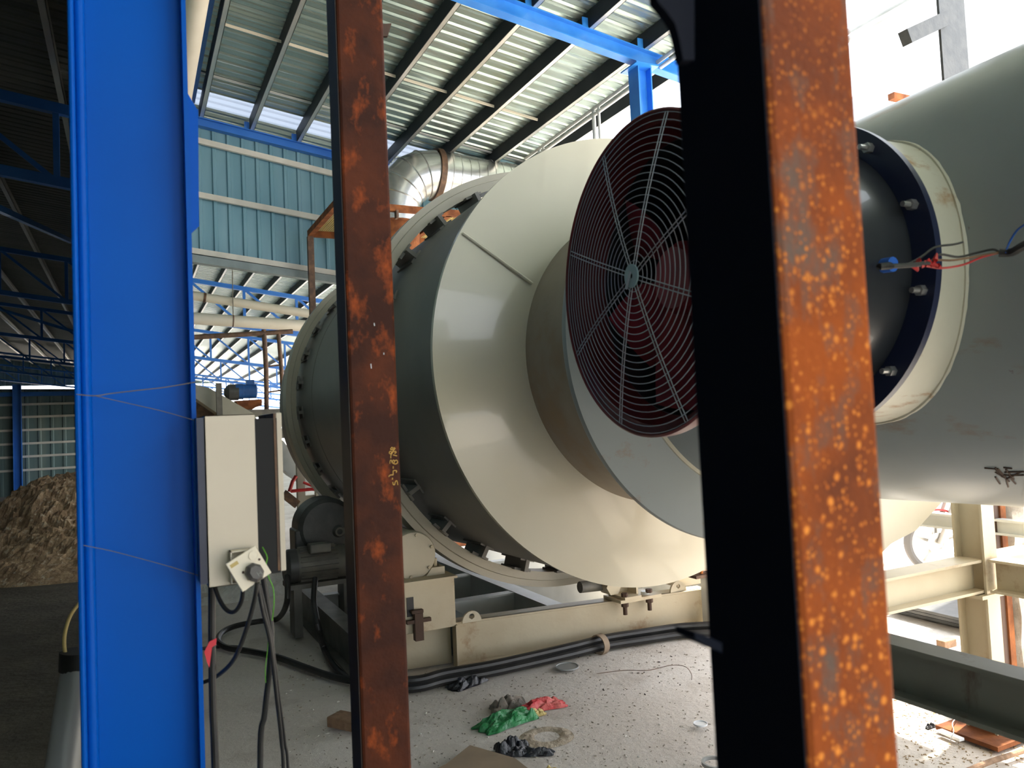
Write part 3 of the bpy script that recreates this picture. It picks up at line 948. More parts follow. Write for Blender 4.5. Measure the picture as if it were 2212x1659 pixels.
b.build('red_tape', M['red'], cb)
MB().tube([cp(2158, 546, 1.87), cp(2185, 545, 1.88), cp(2212, 530, 1.86), cp(2260, 510, 1.8), cp(2330, 500, 1.7)], 0.010, 10, sub=5).build('sheath', M['black'], cb)
MB().tube([cp(2172, 547, 1.87), cp(2180, 525, 1.88), cp(2195, 500, 1.87), cp(2212, 486, 1.86), cp(2240, 470, 1.84)], 0.0025, 6, sub=5).build('blue_wire', M['bluewire'], cb)

# ================================================================== DRUM BASE FRAME
HB = 0.28
fr = thing('drum_base_frame', (2.8, 4.7, 0), 'cream welded steel base frame under the drum, with lifting eyes', 'frame')
pA = Vector((1.87, 4.74, 0)); pB = Vector((3.80, 4.50, 0))
dAB = (pB - pA).normalized()
sB = Vector((-dAB.y, dAB.x, 0))
# channel: web on the far side, flanges towards the camera slightly
b = MB()
up = Vector((0, 0, 1))
b.bar(pA + sB * 0.03 + up * HB / 2, pB + sB * 0.03 + up * HB / 2, 0.02, HB)
b.bar(pA + sB * 0.075 + up * (HB - 0.008), pB + sB * 0.075 + up * (HB - 0.008), 0.12, 0.016)
b.bar(pA + sB * 0.02 + up * 0.012, pB + sB * 0.02 + up * 0.012, 0.05, 0.016)
b.build('front_beam', M['cream_rusty'], fr, 0.004)
MB().bar(pA - sB * 0.01 + up * HB / 2, pA + dAB * 0.012 - sB * 0.01 + up * HB / 2, 0.10, HB).build('end_stiffener', M['cream_rusty'], fr)
# left short stub beyond the stiffener
pL = pA - dAB * 0.62
MB().bar(pL + sB * 0.10 + up * 0.13, pA + sB * 0.10 + up * 0.13, 0.02, 0.26).build('stub_beam', M['cream_rusty'], fr)
# end post at the right of the front beam
q = on(1517, 1340, Y=4.53)
MB().box((q.x - 0.02, 4.38, 0.0), (q.x + 0.14, 4.50, on(1515, 1243, Y=4.44).z)).build('end_post', M['white_steel'], fr)
# longitudinals
for (x, y0, y1) in ((1.28, 4.90, 7.0), (2.66, 4.76, 8.2), (4.05, 4.6, 8.2)):
    MB().ibeam((x, y0, HB / 2), (x, y1, HB / 2), HB - 0.004, 0.12).build('longitudinal', M['white_steel'] if x > 1.5 else M['motor_grey'], fr)  # outer left beam gets a darker grey for the shadow it lies in
for (y, xa, xb) in ((5.35, 1.3, 2.62), (6.2, 1.3, 2.62), (7.4, 2.0, 2.62), (5.6, 2.70, 4.0), (6.6, 2.70, 4.0), (7.4, 2.7, 4.0)):
    MB().ibeam((xa, y, HB / 2), (xb, y, HB / 2), HB - 0.01, 0.09).build('cross_member', M['white_steel'], fr)
MB().ibeam((1.98, 4.84, HB / 2), (1.98, 5.3, HB / 2), HB - 0.02, 0.10).build('cross_member', M['grey_web'], fr)
for (qx, qy, rr_, hr) in ((1020, 1349, 0.068, 0.019), (1466, 1280, 0.072, 0.017)):
    yq = 4.70 if qx < 1200 else 4.56
    c0 = on(qx, qy, Y=yq)
    z0 = HB
    n = 24
    b = MB()
    vs = []
    for k in range(n + 1):
        a = PI * k / n
        vs.append(((c0.x + rr_ * math.cos(a), c0.y), z0 + rr_ * math.sin(a) * 1.05))
    hc = z0 + rr_ * 0.52
    m_ = 24
    # outline + hole, bridged
    outer = [Vector((p_[0][0], yq, p_[1])) for p_ in vs] + [Vector((c0.x, yq, z0))]
    inner = []
    for p_ in outer:
        dd = Vector((p_.x - c0.x, 0, p_.z - hc)).normalized()
        inner.append(Vector((c0.x + dd.x * hr, yq, hc + dd.z * hr)))
    k_ = len(outer)
    T = Vector((0, 0.016, 0))
    allv = outer + inner + [p_ + T for p_ in outer] + [p_ + T for p_ in inner]
    fs = []
    for i in range(k_):
        j = (i + 1) % k_
        fs += [(i, j, k_ + j, k_ + i), (2 * k_ + i, 3 * k_ + i, 3 * k_ + j, 2 * k_ + j), (i, 2 * k_ + i, 2 * k_ + j, j), (k_ + i, k_ + j, 3 * k_ + j, 3 * k_ + i)]
    b.add(allv, fs)
    b.build('lifting_eye', M['cream'], fr)
# thrust block with bolts on the front beam
q = on(1372, 1300, Y=4.60)
tbk = thing('thrust_roller_block', (q.x, 4.62, HB), 'rusty bolted bearing block on the front beam beneath the cream cone', 'bearing block')
zb_ = HB + 0.001
MB().box((q.x - 0.19, 4.50, zb_), (q.x + 0.16, 4.72, zb_ + 0.022)).build('foot_plate', M['cream_rusty'], tbk)
MB().box((q.x - 0.16, 4.49, zb_ + 0.022), (q.x - 0.02, 4.70, zb_ + 0.04)).build('packing_plate', M['cream_rusty'], tbk)
MB().tube([(q.x - 0.20, 4.56, zb_ + 0.11), (q.x - 0.20, 4.68, zb_ + 0.11)], 0.062, 6, smooth=False).build('hex_nut', M['cream_rusty'], tbk)
MB().tube([(q.x - 0.42, 4.66, zb_ + 0.12), (q.x - 0.20, 4.66, zb_ + 0.11)], 0.04, 14).build('shaft', M['motor_grey'], tbk)
MB().box((q.x - 0.02, 4.55, zb_ + 0.02), (q.x - 0.005, 4.70, zb_ + 0.15)).box((q.x - 0.12, 4.66, zb_ + 0.02), (q.x + 0.0, 4.70, zb_ + 0.15)).build('bracket', M['cream_rusty'], tbk)
MB().tube([(q.x + 0.06, 4.56, zb_ + 0.022), (q.x + 0.06, 4.56, zb_ + 0.045)], 0.03, 16).build('washer', M['white_steel'], tbk)
for dx in (-0.14, 0.07):
    MB().tube([(q.x + dx, 4.525, zb_ - 0.085), (q.x + dx, 4.525, zb_ + 0.02)], 0.016, 10).tube([(q.x + dx, 4.525, zb_ - 0.03), (q.x + dx, 4.525, zb_ - 0.002)], 0.026, 6, smooth=False).tube([(q.x + dx, 4.525, zb_ + 0.04), (q.x + dx, 4.525, zb_ + 0.065)], 0.024, 6, smooth=False).build('bolt', M['rustbolt'], tbk)

# pedestal with trunnion roller, left
pd = thing('roller_pedestal', (1.62, 4.8, 0.26), 'cream welded box pedestal with rusty stain, left end of the base frame', 'pedestal')
q0 = on(880, 1262, Y=4.70); q1 = on(986, 1365, Y=4.70)
MB().box((1.28, 4.70, 0.27), (q1.x, 4.98, q0.z)).build('box_body', M['cream_rusty'], pd, 0.004)
MB().box((1.26, 4.68, q0.z), (q1.x + 0.015, 5.0, q0.z + 0.014)).build('top_plate', M['cream_rusty'], pd)
MB().box((q0.x - 0.01, 4.694, 0.38), (q0.x + 0.035, 4.700, 0.50)).build('slot', M['black'], pd)
zt_p = q0.z + 0.014
rl = thing('trunnion_roller', (1.60, 4.9, zt_p), 'cream round trunnion roller housing carrying the near ring, beside the brown column', 'roller')
rc = on(893, 1201, Y=4.80)
MB().lathe((rc.x, 4.80, rc.z), (0, 1, 0), [(0, 0.0), (0, 0.150), (0.015, 0.158), (0.10, 0.158)], 56).build('end_cover', M['cream'], rl)
endc = rl.children[0]
rq = math.hypot(rc.x - 0.015 - C1.x, rc.z + 0.03 - (C1.z - 0.0227 * 1.17)) - 1.543
MB().lathe((rc.x - 0.015, 4.87, rc.z + 0.03), (0, 1, 0), [(0, 0.0), (0, rq - 0.01), (0.02, rq), (0.28, rq), (0.28, 0)], 56).build('roller', M['cream'], rl)
for k in range(6):
    a = PI * k / 3 + 0.35
    c0 = Vector((rc.x + 0.135 * math.cos(a), 4.80, rc.z + 0.135 * math.sin(a)))
    MB().tube([c0, c0 - Vector((0, 0.014, 0))], 0.011, 6, smooth=False).build('bolt', M['cream_rusty'], endc)
MB().add([(rc.x + 0.08, 4.79, zt_p), (rc.x + 0.21, 4.79, zt_p), (rc.x + 0.21, 4.79, zt_p + 0.05), (rc.x + 0.12, 4.79, zt_p + 0.05),
          (rc.x + 0.08, 4.92, zt_p), (rc.x + 0.21, 4.92, zt_p), (rc.x + 0.21, 4.92, zt_p + 0.05), (rc.x + 0.12, 4.92, zt_p + 0.05)],
         [(0, 1, 2, 3), (7, 6, 5, 4), (0, 4, 5, 1), (1, 5, 6, 2), (2, 6, 7, 3), (3, 7, 4, 0)]).build('foot', M['cream'], rl)
MB().tube([(rc.x + 0.165, 4.85, zt_p + 0.05), (rc.x + 0.165, 4.85, zt_p + 0.10)], 0.015, 8).build('bolt', M['cream_rusty'], rl)
# rusty clamp hanging on the pedestal
q = on(905, 1345, Y=4.66)
MB().box((q.x - 0.03, 4.645, q.z - 0.11), (q.x + 0.025, 4.69, q.z + 0.06)).box((q.x - 0.08, 4.65, q.z + 0.0), (q.x + 0.08, 4.68, q.z + 0.022)).box((q.x - 0.045, 4.65, q.z + 0.06), (q.x + 0.03, 4.685, q.z + 0.08)).build('clamp_tmp', M['rustbolt'], pd).name = 'rusty_clamp'

# right trunnion (mostly hidden)
r2 = copy_tree(rl)
r2.location = (4.05, 4.9, zt_p)
tag(r2, 'cream trunnion roller under the far side of the near ring', 'roller')
p2 = copy_tree(pd)
p2.location = (4.02, 4.8, 0.26)
tag(p2, 'cream pedestal under the far side of the drum', 'pedestal')

# ------------------------------------------------------------------ gear motor
gm = thing('gear_motor', (1.0, 6.2, 0.28), 'dark dusty gear motor driving the drum, behind the beige cabinet', 'motor')
mc = on(690, 1216, Y=6.1)
sc_ = 6.1 / 1.0
b = MB().lathe((mc.x - 0.22, 6.1, mc.z), (1, 0, 0), [(0, 0), (0, 0.10), (0.02, 0.125), (0.42, 0.125), (0.42, 0.0)], 40)
for k in range(20):
    a = 2 * PI * k / 20
    b.bar(Vector((mc.x - 0.16, 6.1 + 0.132 * math.cos(a), mc.z + 0.132 * math.sin(a))), Vector((mc.x + 0.12, 6.1 + 0.132 * math.cos(a), mc.z + 0.132 * math.sin(a))), 0.006, 0.022, up=(0, math.cos(a), math.sin(a)))
b.build('motor_body', M['motor_grey'], gm)
MB().lathe((mc.x - 0.27, 6.1, mc.z), (1, 0, 0), [(0, 0), (0, 0.11), (0.03, 0.132), (0.09, 0.132), (0.09, 0.0)], 40).build('fan_cover', M['darkgear'], gm)
MB().box((mc.x - 0.10, 5.94, mc.z + 0.10), (mc.x + 0.06, 6.06, mc.z + 0.17)).build('terminal_box', M['motor_grey'], gm, 0.01)
g1 = on(700, 1130, Y=6.35)
b = MB().lathe((g1.x, 6.2, g1.z - 0.02), (0, 1, 0), [(0, 0), (0, 0.20), (0.03, 0.235), (0.30, 0.235), (0.30, 0.0)], 40)
b.box((g1.x - 0.26, 6.22, g1.z - 0.26), (g1.x + 0.24, 6.46, g1.z - 0.02))
b.build('gearbox', M['darkgear'], gm, 0.012)
q = on(733, 1148, Y=6.18)
MB().lathe((q.x, 6.16, q.z), (0, 1, 0), [(0, 0.022), (0, 0.036), (0.03, 0.05), (0.06, 0.05)], 28).build('oil_seal', M['motor_grey'], gm)
MB().box((mc.x - 0.26, 5.98, mc.z - 0.16), (mc.x + 0.24, 6.24, mc.z - 0.125)).box((mc.x - 0.22, 6.0, 0.02), (mc.x - 0.16, 6.2, mc.z - 0.16)).box((mc.x + 0.16, 6.0, 0.02), (mc.x + 0.22, 6.2, mc.z - 0.16)).build('stand', M['motor_grey'], gm)

# ================================================================== FURNACE SUPPORT FRAME
ff = thing('furnace_support_frame', (3.0, 2.2, 0), 'cream I-beam support frame under the furnace vessel, on the right', 'frame')
XN = 2.2
b = MB().ibeam((XN, -0.6, 0.745), (XN, 2.36, 0.745), 0.172, 0.10, 0.014, 0.012)
b.build('near_beam', add_patches(mat('dark_green_paint', (0.20, 0.20, 0.165), 0.5, 0, (0.17, 0.17, 0.14), 4), (0.10, 0.06, 0.035), 6, 0.62, 0.72, (1, 1, 0.4)), ff)  # dark green paint with brown patches
pb = on(2122, 1583, Z=0.02)
PX, PY = pb.x, pb.y + 0.02
PX = (on(2127, 1200, Y=PY - 0.075).x + on(2153, 1200, Y=PY - 0.075).x) / 2
b = MB().ibeam((PX, PY, 0.02), (PX, PY, 1.14), 0.15, 0.095, 0.012, 0.012, up=(0, 1, 0))
b.build('post', M['cream_rusty'], ff)
MB().box((PX - 0.17, PY - 0.15, 0.0), (PX + 0.15, PY + 0.15, 0.02)).build('base_plate', M['rust_plate'], ff)
MB().ibeam((XN + 0.05, PY, 0.755), (PX - 0.03, PY, 0.755), 0.155, 0.12, 0.012, 0.01).build('cross_beam', M['cream_rusty'], ff)
MB().ibeam((PX + 0.02, PY - 0.085, 0.76), (PX + 0.02, -0.6, 0.76), 0.155, 0.12, 0.012, 0.01).build('side_beam', M['cream_rusty'], ff)
MB().ibeam((PX + 0.055, PY, 0.755), (4.3, PY, 0.755), 0.155, 0.12, 0.012, 0.01).build('cross_beam', M['cream_rusty'], ff)
MB().box((PX - 0.10, PY - 0.085, 0.655), (PX + 0.14, PY + 0.06, 0.672)).build('splice_plate', M['cream_rusty'], ff)
MB().tube([(PX + 0.04, PY - 0.05, 0.672), (PX + 0.04, PY - 0.05, 0.70)], 0.018, 6, smooth=False).build('bolt', M['rustbolt'], ff)
q = on(2060, 1110, X=4.2)
MB().ibeam((4.2, 0.5, q.z - 0.045), (4.2, 5.2, q.z - 0.045), 0.085, 0.06).build('far_beam', M['white_steel'], ff)
# second pair of posts near the drum end
MB().box((XN - 0.05, 2.28, 0.0), (XN + 0.05, 2.36, 0.655)).build('post', M['cream'], ff)
MB().ibeam((PX, -0.55, 0.02), (PX, -0.55, 1.14), 0.18, 0.16, 0.013, 0.01, up=(1, 0, 0)).build('post', M['cream_rusty'], ff)
# rusty pointed plate on top of the end post of the base frame
ye = 4.44
tz = on(1515, 1243, Y=ye).z
rp = thing('corner_bracket', on(1515, 1243, Y=ye), 'rusty pointed plate on the short white end post, just left of the orange column', 'bracket')
c0 = on(1492, 1238, Y=4.42)
MB().box((c0.x, 4.36, tz), (c0.x + 0.24, 4.50, tz + 0.022)).build('lower_flange', M['rust_dark'], rp)
a1 = on(1457, 1216, Y=ye); a3 = on(1540, 1238, Y=4.36)
MB().poly([a1, Vector((a1.x + 0.42, ye + 0.04, a1.z)), Vector((a1.x + 0.42, 4.18, a1.z - 0.012)), Vector((a1.x + 0.27, 4.20, a1.z - 0.012))], 0.012, (0, 0, 1)).build('flat_plate', M['rust_plate'], rp)
c1_ = on(1507, 1206, Y=ye)
MB().box((c1_.x, ye - 0.01, a1.z + 0.012), (c1_.x + 0.2, ye + 0.01, a1.z + 0.085)).build('upstand', M['rust_plate'], rp)
MB().tube([(c0.x + 0.09, 4.41, tz + 0.022), (c0.x + 0.09, 4.41, a1.z - 0.008)], 0.012, 8).build('bolt', M['orange'], rp)

# ================================================================== FOREGROUND COLUMNS
def square_tube(name, x, y, s, z0, z1, mt, label, bev=0.008, dy=0.1):
    e = thing(name, (x + s / 2, y + s / 2, z0), label, 'column')
    t = 0.006
    b = MB().box((x, y, z0), (x + s, y + dy, z1))
    b.build('tube', mt, e, bev)
    MB().box((x - 0.06, y - 0.06, z0 - 0.001), (x + s + 0.06, y + dy + 0.06, z0 + 0.012)).build('base_plate', M['rust_plate'], e)
    return e
rc_ = on(1698, 829, Y=0.556)
D0 = 0.556
k1 = square_tube('rusty_column', rc_.x, D0, 0.131, 0, 4.6, M['rust_bright'], 'close orange-rusted square steel column dotted with bright rust spots, right of centre', dy=0.136)
MB().box((rc_.x - 0.0015, D0 + 0.004, 0.013), (rc_.x + 0.0005, D0 + 0.134, 4.59)).build('shaded_side', M['dark_shade'], k1)  # thin skin over the left face, its shade put into the colour
# dark curved gusset at its head and clip low down
gp = on(1420, 0, Y=D0 + 0.06)
q1 = on(1470, 100, Y=D0 + 0.06)
q2 = on(1478, -40, Y=D0 + 0.06)
pts = [on(x, y, Y=D0 + 0.05) for x, y in ((1405, -60), (1420, 2), (1440, 25), (1458, 50), (1468, 85), (1476, 130), (1500, 130), (1500, -60))]
MB().poly(pts, 0.012, (0, 1, 0)).build('head_gusset', M['dark_shade'], k1)
pts = [on(x, y, Y=D0 + 0.06) for x, y in ((1500, 1366), (1528, 1374), (1560, 1390), (1560, 1410), (1520, 1392), (1502, 1380))]
MB().poly(pts, 0.03, (0, 1, 0)).build('clip_plate', M['dark_shade'], k1)
mc_ = on(754, 829, Y=1.93)
k2 = square_tube('rusty_column', mc_.x, 1.93, 0.129, 0, 5.2, M['rust'], 'brown-rusted square steel column in mid picture with handwritten yellow figures', dy=0.095)
# small clip high on its right side
q = on(838, 62, Y=1.98)
MB().poly([on(826, 52, Y=1.98), on(846, 50, Y=1.98), on(838, 78, Y=1.98), on(827, 78, Y=1.98)], 0.01, (0, 1, 0)).build('clip_plate', M['rustbolt'], k2)
MB().box((mc_.x - 0.0015, 1.934, 0.013), (mc_.x + 0.0005, 2.023, 5.19)).build('shaded_side', M['brown_shade'], k2)  # left face covered the same way, shade put into a dark brown
# yellow handwriting (figures running down the column)
def strokes(lines, mt, yy, r, parent, name):
    b = MB()
    for ln in lines:
        P_ = [on(x, y, Y=yy) for x, y in ln]
        if len(P_) == 1:
            P_.append(P_[0] + Vector((0.0015, 0, -0.003)))
        b.tube(P_, r, 5, sub=3 if len(P_) > 2 else 0)
    return b.build(name, mt, parent)
S = lambda x, y: (800 + x / 13.825, 940 + y / 13.825)
lines = [[S(600, 420), S(640, 365), S(680, 400), S(640, 440), S(600, 420)], [S(700, 370), S(735, 400), S(690, 450), S(650, 520)], [S(560, 530), S(590, 480), S(640, 520), S(600, 560), S(560, 530)], [S(700, 500), S(750, 480), S(765, 520), S(720, 545)],
         [S(720, 410), S(660, 520), S(615, 600), S(612, 690)], [S(680, 590), S(795, 620)], [S(585, 850), S(590, 780), S(620, 740), S(650, 800), S(690, 740), S(730, 780)], [S(640, 810), S(700, 850), S(760, 860), S(810, 820), S(790, 750), S(740, 760), S(700, 830)],
         [S(680, 930), S(680, 1000)], [S(680, 1060), S(680, 1190)], [S(680, 1190), S(600, 1190), S(545, 1240)], [S(690, 1060), S(780, 1060), S(770, 1120)], [S(665, 1275), S(655, 1330)],
         [S(670, 1400), S(680, 1470), S(720, 1480), S(740, 1400), S(790, 1360), S(820, 1490)]]
strokes(lines, M['yellowpaint'], 1.9295, 0.0011, k2, 'yellow_figures')
strokes([[(801, 786), (802, 796)], [(808, 698), (809, 704)], [(829, 762), (829, 766)]], M['whitepaint'], 1.9295, 0.0013, k2, 'paint_flecks')

# blue H column
YB = 2.10
bl = on(150, 300, Y=YB); br_ = on(411, 300, Y=YB)
bl2 = on(171, 1300, Y=YB); br2 = on(432, 1300, Y=YB)
XL = (bl.x + bl2.x) / 2; XR = (br_.x + br2.x) / 2
bc = thing('blue_column', ((XL + XR) / 2, YB, 0), 'big glossy blue H-section column close on the left', 'column')
DEP = 0.20
b = MB()
tf = 0.011
b.box((XL, YB, 0.012), (XL + tf, YB + DEP, 6.1))
b.box((XR - tf, YB, 0.012), (XR, YB + DEP, 6.1))
b.box((XL + tf, YB + 0.055, 0.012), (XR - tf, YB + 0.063, 6.1))
o_ = b.build('shaft', M['blue'], bc)
# rounded fillet strip and lip on the left flange
MB().tube([(XL + 0.022, YB + 0.05, 0.012), (XL + 0.022, YB + 0.05, 6.1)], 0.013, 12).build('edge_bead', M['blue'], bc)
MB().tube([(XL + 0.006, YB, 0.012), (XL + 0.006, YB, 6.1)], 0.007, 10).build('edge_bead', M['blue'], bc)
MB().box((XL - 0.08, YB - 0.08, 0), (XR + 0.08, YB + DEP + 0.08, 0.012)).build('base_plate', M['blue'], bc)
a = [on(x, y, Y=YB + 0.03) for x, y in ((414, 205), (418, 180), (428, 240), (430, 490), (414, 505))]
zc = [on(412, 200, Y=YB + .03), on(428, 240, Y=YB + .03), on(430, 488, Y=YB + .03), on(413, 505, Y=YB + .03)]
MB().poly([Vector((XR, YB + .03, zc[0].z)), zc[1], zc[2], Vector((XR, YB + .03, zc[3].z))], 0.008, (0, 1, 0)).build('side_cleat', M['blue'], bc)

# cobweb threads on the blue column
def thread(pts, r, label):
    tag(MB().tube(pts, r, 5, sub=4).build('cobweb_strand', M['twine']), label, 'cobweb')
yb = YB - 0.006
thread([on(165, 852, Y=yb), on(205, 855, Y=yb), on(240, 850, Y=yb + 0.01), on(300, 843, Y=yb), on(360, 836, Y=yb), on(430, 824, Y=yb)], 0.0013, 'upper dusty cobweb strand stretched across the blue column')
thread([on(205, 855, Y=yb), on(280, 872, Y=yb), on(350, 888, Y=yb), on(420, 908, Y=yb)], 0.0009, 'thin cobweb strand slanting down the blue column to the cabinet top')
thread([on(180, 1178, Y=yb), on(240, 1190, Y=yb), on(290, 1203, Y=yb), on(360, 1222, Y=yb), on(435, 1245, Y=yb)], 0.0009, 'lower thin cobweb strand crossing the blue column to the cabinet bottom')

# ------------------------------------------------------------------ cabinet
YC = 2.03
c00 = on(441, 898, Y=YC); c11 = on(562, 1256, Y=YC)
cx0, cx1, cz1, cz0 = c00.x, c11.x - 0.002, c00.z, c11.z
cab = thing('electrical_cabinet', ((cx0 + cx1) / 2, YC, cz0), 'beige steel electrical cabinet with its lid ajar, mounted on the blue column', 'cabinet')
DY = 0.28
b = MB()
b.box((cx0, YC, cz0), (cx1, YC + 0.002, cz1))
b.box((cx0, YC + DY, cz0), (cx1, YC + DY + 0.002, cz1))
b.box((cx0, YC, cz1 - 0.002), (cx1, YC + DY, cz1))
b.box((cx0, YC, cz0), (cx1, YC + DY, cz0 + 0.002))
b.box((cx0, YC, cz0), (cx0 + 0.002, YC + DY, cz1))
b.build('body', M['enclosure'], cab)
MB().box((cx0 - 0.018, YC + 0.004, cz0 + 0.01), (cx0 - 0.001, YC + DY, cz1 - 0.005)).build('mounting_rail', M['navy'], cab)
d0 = on(594, 900, Y=YC + 0.03).x; d1 = on(607, 900, Y=YC + 0.03).x
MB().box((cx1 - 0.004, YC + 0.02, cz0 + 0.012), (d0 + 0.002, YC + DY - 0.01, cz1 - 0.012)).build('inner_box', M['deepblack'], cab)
ld = MB().box((d0, YC + 0.02, cz0 + 0.015), (d1, YC + DY + 0.02, cz1 + 0.002))
ldo = ld.build('lid', M['enclosure'], cab, 0.003)
MB().box((d0 - 0.006, YC + 0.018, cz0 + 0.018), (d0, YC + DY, cz1)).build('gasket', M['rust_dark'], ldo)
# socket
sk = thing('wall_socket', (on(535, 1225, Y=YC - 0.04)), 'ivory socket plate hanging askew on the cabinet corner, grey plug in it', 'socket')
q0 = on(498, 1192, Y=YC - 0.035); q1 = on(559, 1255, Y=YC - 0.035)
b = MB()
w_ = 0.0022
b.box((q0.x, YC - 0.036, q1.z), (q0.x + w_, YC - 0.001, q0.z)).box((q1.x - w_, YC - 0.036, q1.z), (q1.x, YC - 0.001, q0.z)).box((q0.x, YC - 0.036, q0.z - w_), (q1.x, YC - 0.001, q0.z)).box((q0.x, YC - 0.036, q1.z), (q1.x, YC - 0.001, q1.z + w_))
b.box((q0.x, YC - 0.004, q1.z), (q1.x, YC - 0.001, q0.z))
b.build('back_box', M['ivory'], sk)
ce = on(537, 1228, Y=YC - 0.05)
th = math.radians(27)
ux = Vector((math.cos(th), 0.06, math.sin(th))).normalized()
nz_ = Vector((0.10, -1, 0.12)).normalized()
ux = (ux - nz_ * ux.dot(nz_)).normalized()
uz = ux.cross(nz_)
if uz.z < 0:
    uz = -uz
mxs = Matrix((ux, nz_, uz)).transposed()
SS = 0.080
fp = MB().cbox(ce, (SS, 0.009, SS), mxs).build('face_plate', M['ivory'], sk, 0.002)
P2 = lambda a_, b_, h_: ce + ux * a_ + uz * b_ + nz_ * h_
MB().lathe(P2(0.024, 0.021, 0.004), nz_, [(0.0, 0.0115), (0.003, 0.0115), (0.003, 0.0095), (0.002, 0.0095), (0.0025, 0.0)], 28).build('rocker', M['ivory'], fp)
for a_, b_ in ((0.031, 0.005), (-0.016, 0.0)):
    MB().lathe(P2(a_, b_, 0.0045), nz_, [(0, 0.003), (0.001, 0.003), (0.001, 0)], 12).build('screw', M['rustbolt'], fp)
MB().cbox(P2(-0.024, 0.028, 0.0047), (0.020, 0.0006, 0.009), mxs).build('sticker', M['gold'], fp)
pl_c = P2(0.004, -0.012, 0.012)
b = MB()
oc = []
for k in range(8):
    a_ = 2 * PI * (k + 0.5) / 8
    oc.append((0.021 * math.cos(a_) * (1.0), 0.024 * math.sin(a_)))
vs = [P2(0.004 + a_, -0.014 + b_, 0.005) for a_, b_ in oc] + [P2(0.004 + a_, -0.014 + b_, 0.022) for a_, b_ in oc] + [P2(0.006 + a_ * .72, -0.014 + b_ * .75, 0.030) for a_, b_ in oc]
fs = [tuple(range(7, -1, -1)), tuple(range(16, 24))]
for L_ in (0, 8):
    fs += [(L_ + i, L_ + (i + 1) % 8, L_ + 8 + (i + 1) % 8, L_ + 8 + i) for i in range(8)]
b.add(vs, fs)
plg = b.build('plug', M['plug'], sk, 0.002)
Hh = MB()
for aa, bb2, cc2, dd in ((-0.004, -0.005, -0.004, 0.005), (0.004, -0.005, 0.004, 0.005), (-0.004, 0, 0.004, 0)):
    Hh.tube([P2(0.010 + aa, -0.020 + bb2, 0.0302), P2(0.010 + cc2, -0.020 + dd, 0.0302)], 0.0006, 5)
Hh.build('letter_mark', M['steel'], plg)

# ------------------------------------------------------------------ cables below the cabinet
def cable(pts, r, label, mt='black', name='cable', sub=6, n=10):
    return tag(MB().tube(pts, r, n, sub=sub).build(name, M[mt]), label, 'cable')
Y = lambda x, y, yy: on(x, y, Y=yy)
Zf = lambda x, y, z=0.02: on(x, y, Z=z)
cable([Y(458, 1259, 2.12), Y(458, 1320, 2.12), Y(458, 1400, 2.12), Y(460, 1530, 2.12), Y(465, 1659, 2.12), Vector((Y(468, 1720, 2.12).x, 2.12, 0.02))], 0.0095, 'thick black conduit hanging straight down from the cabinet, beside the blue column')
cable([Y(462, 1262, 2.10), Y(474, 1295, 2.08), Y(490, 1318, 2.06), Y(507, 1321, 2.04), Y(521, 1300, 2.02), Y(526, 1268, 2.0)], 0.0052, 'black cable looping up from the conduit to the socket back box')
cable([Y(556, 1258, 1.97), Y(549, 1300, 1.98), Y(532, 1360, 2.0), Y(508, 1420, 2.05), Y(480, 1452, 2.2), Y(450, 1470, 2.38), Y(400, 1486, 2.5)], 0.0055, 'grey-black lead curving from the plug back towards the blue column')
cable([Y(569, 1248, 2.1), Y(577, 1300, 2.1), Y(586, 1360, 2.1), Y(583, 1440, 2.1), Y(572, 1540, 2.1), Y(562, 1659, 2.1), Vector((Y(556, 1720, 2.1).x, 2.1, 0.02))], 0.0075, 'thickest black cable dropping from the socket to the floor')
cable([Y(557, 1262, 2.0), Y(568, 1320, 2.0), Y(584, 1390, 2.02), Y(597, 1500, 2.04), Y(608, 1600, 2.06), Y(614, 1700, 2.06), Vector((Y(614, 1720, 2.06).x, 2.06, 0.02))], 0.005, 'left one of two thin cables slanting down right from the plug')
cable([Y(561, 1262, 2.06), Y(574, 1320, 2.06), Y(588, 1390, 2.06), Y(602, 1500, 2.08), Y(615, 1600, 2.1), Y(624, 1700, 2.1), Vector((Y(624, 1720, 2.1).x, 2.1, 0.02))], 0.004, 'right one of two thin cables slanting down right from the plug')
cable([Y(567, 1182, 2.035), Y(577, 1203, 2.01), Y(575, 1222, 2.0), Y(581, 1248, 2.0), Y(590, 1270, 2.0), Y(592, 1300, 2.0), Y(588, 1340, 2.02)], 0.0014, 'thin yellow-green earth wire dangling by the socket', 'greenwire')
cable([Y(580, 1380, 2.08), Y(576, 1420, 2.08), Y(573, 1445, 2.08), Y(574, 1475, 2.08)], 0.0012, 'loose green wire end hanging beside the thick cable', 'greenwire')
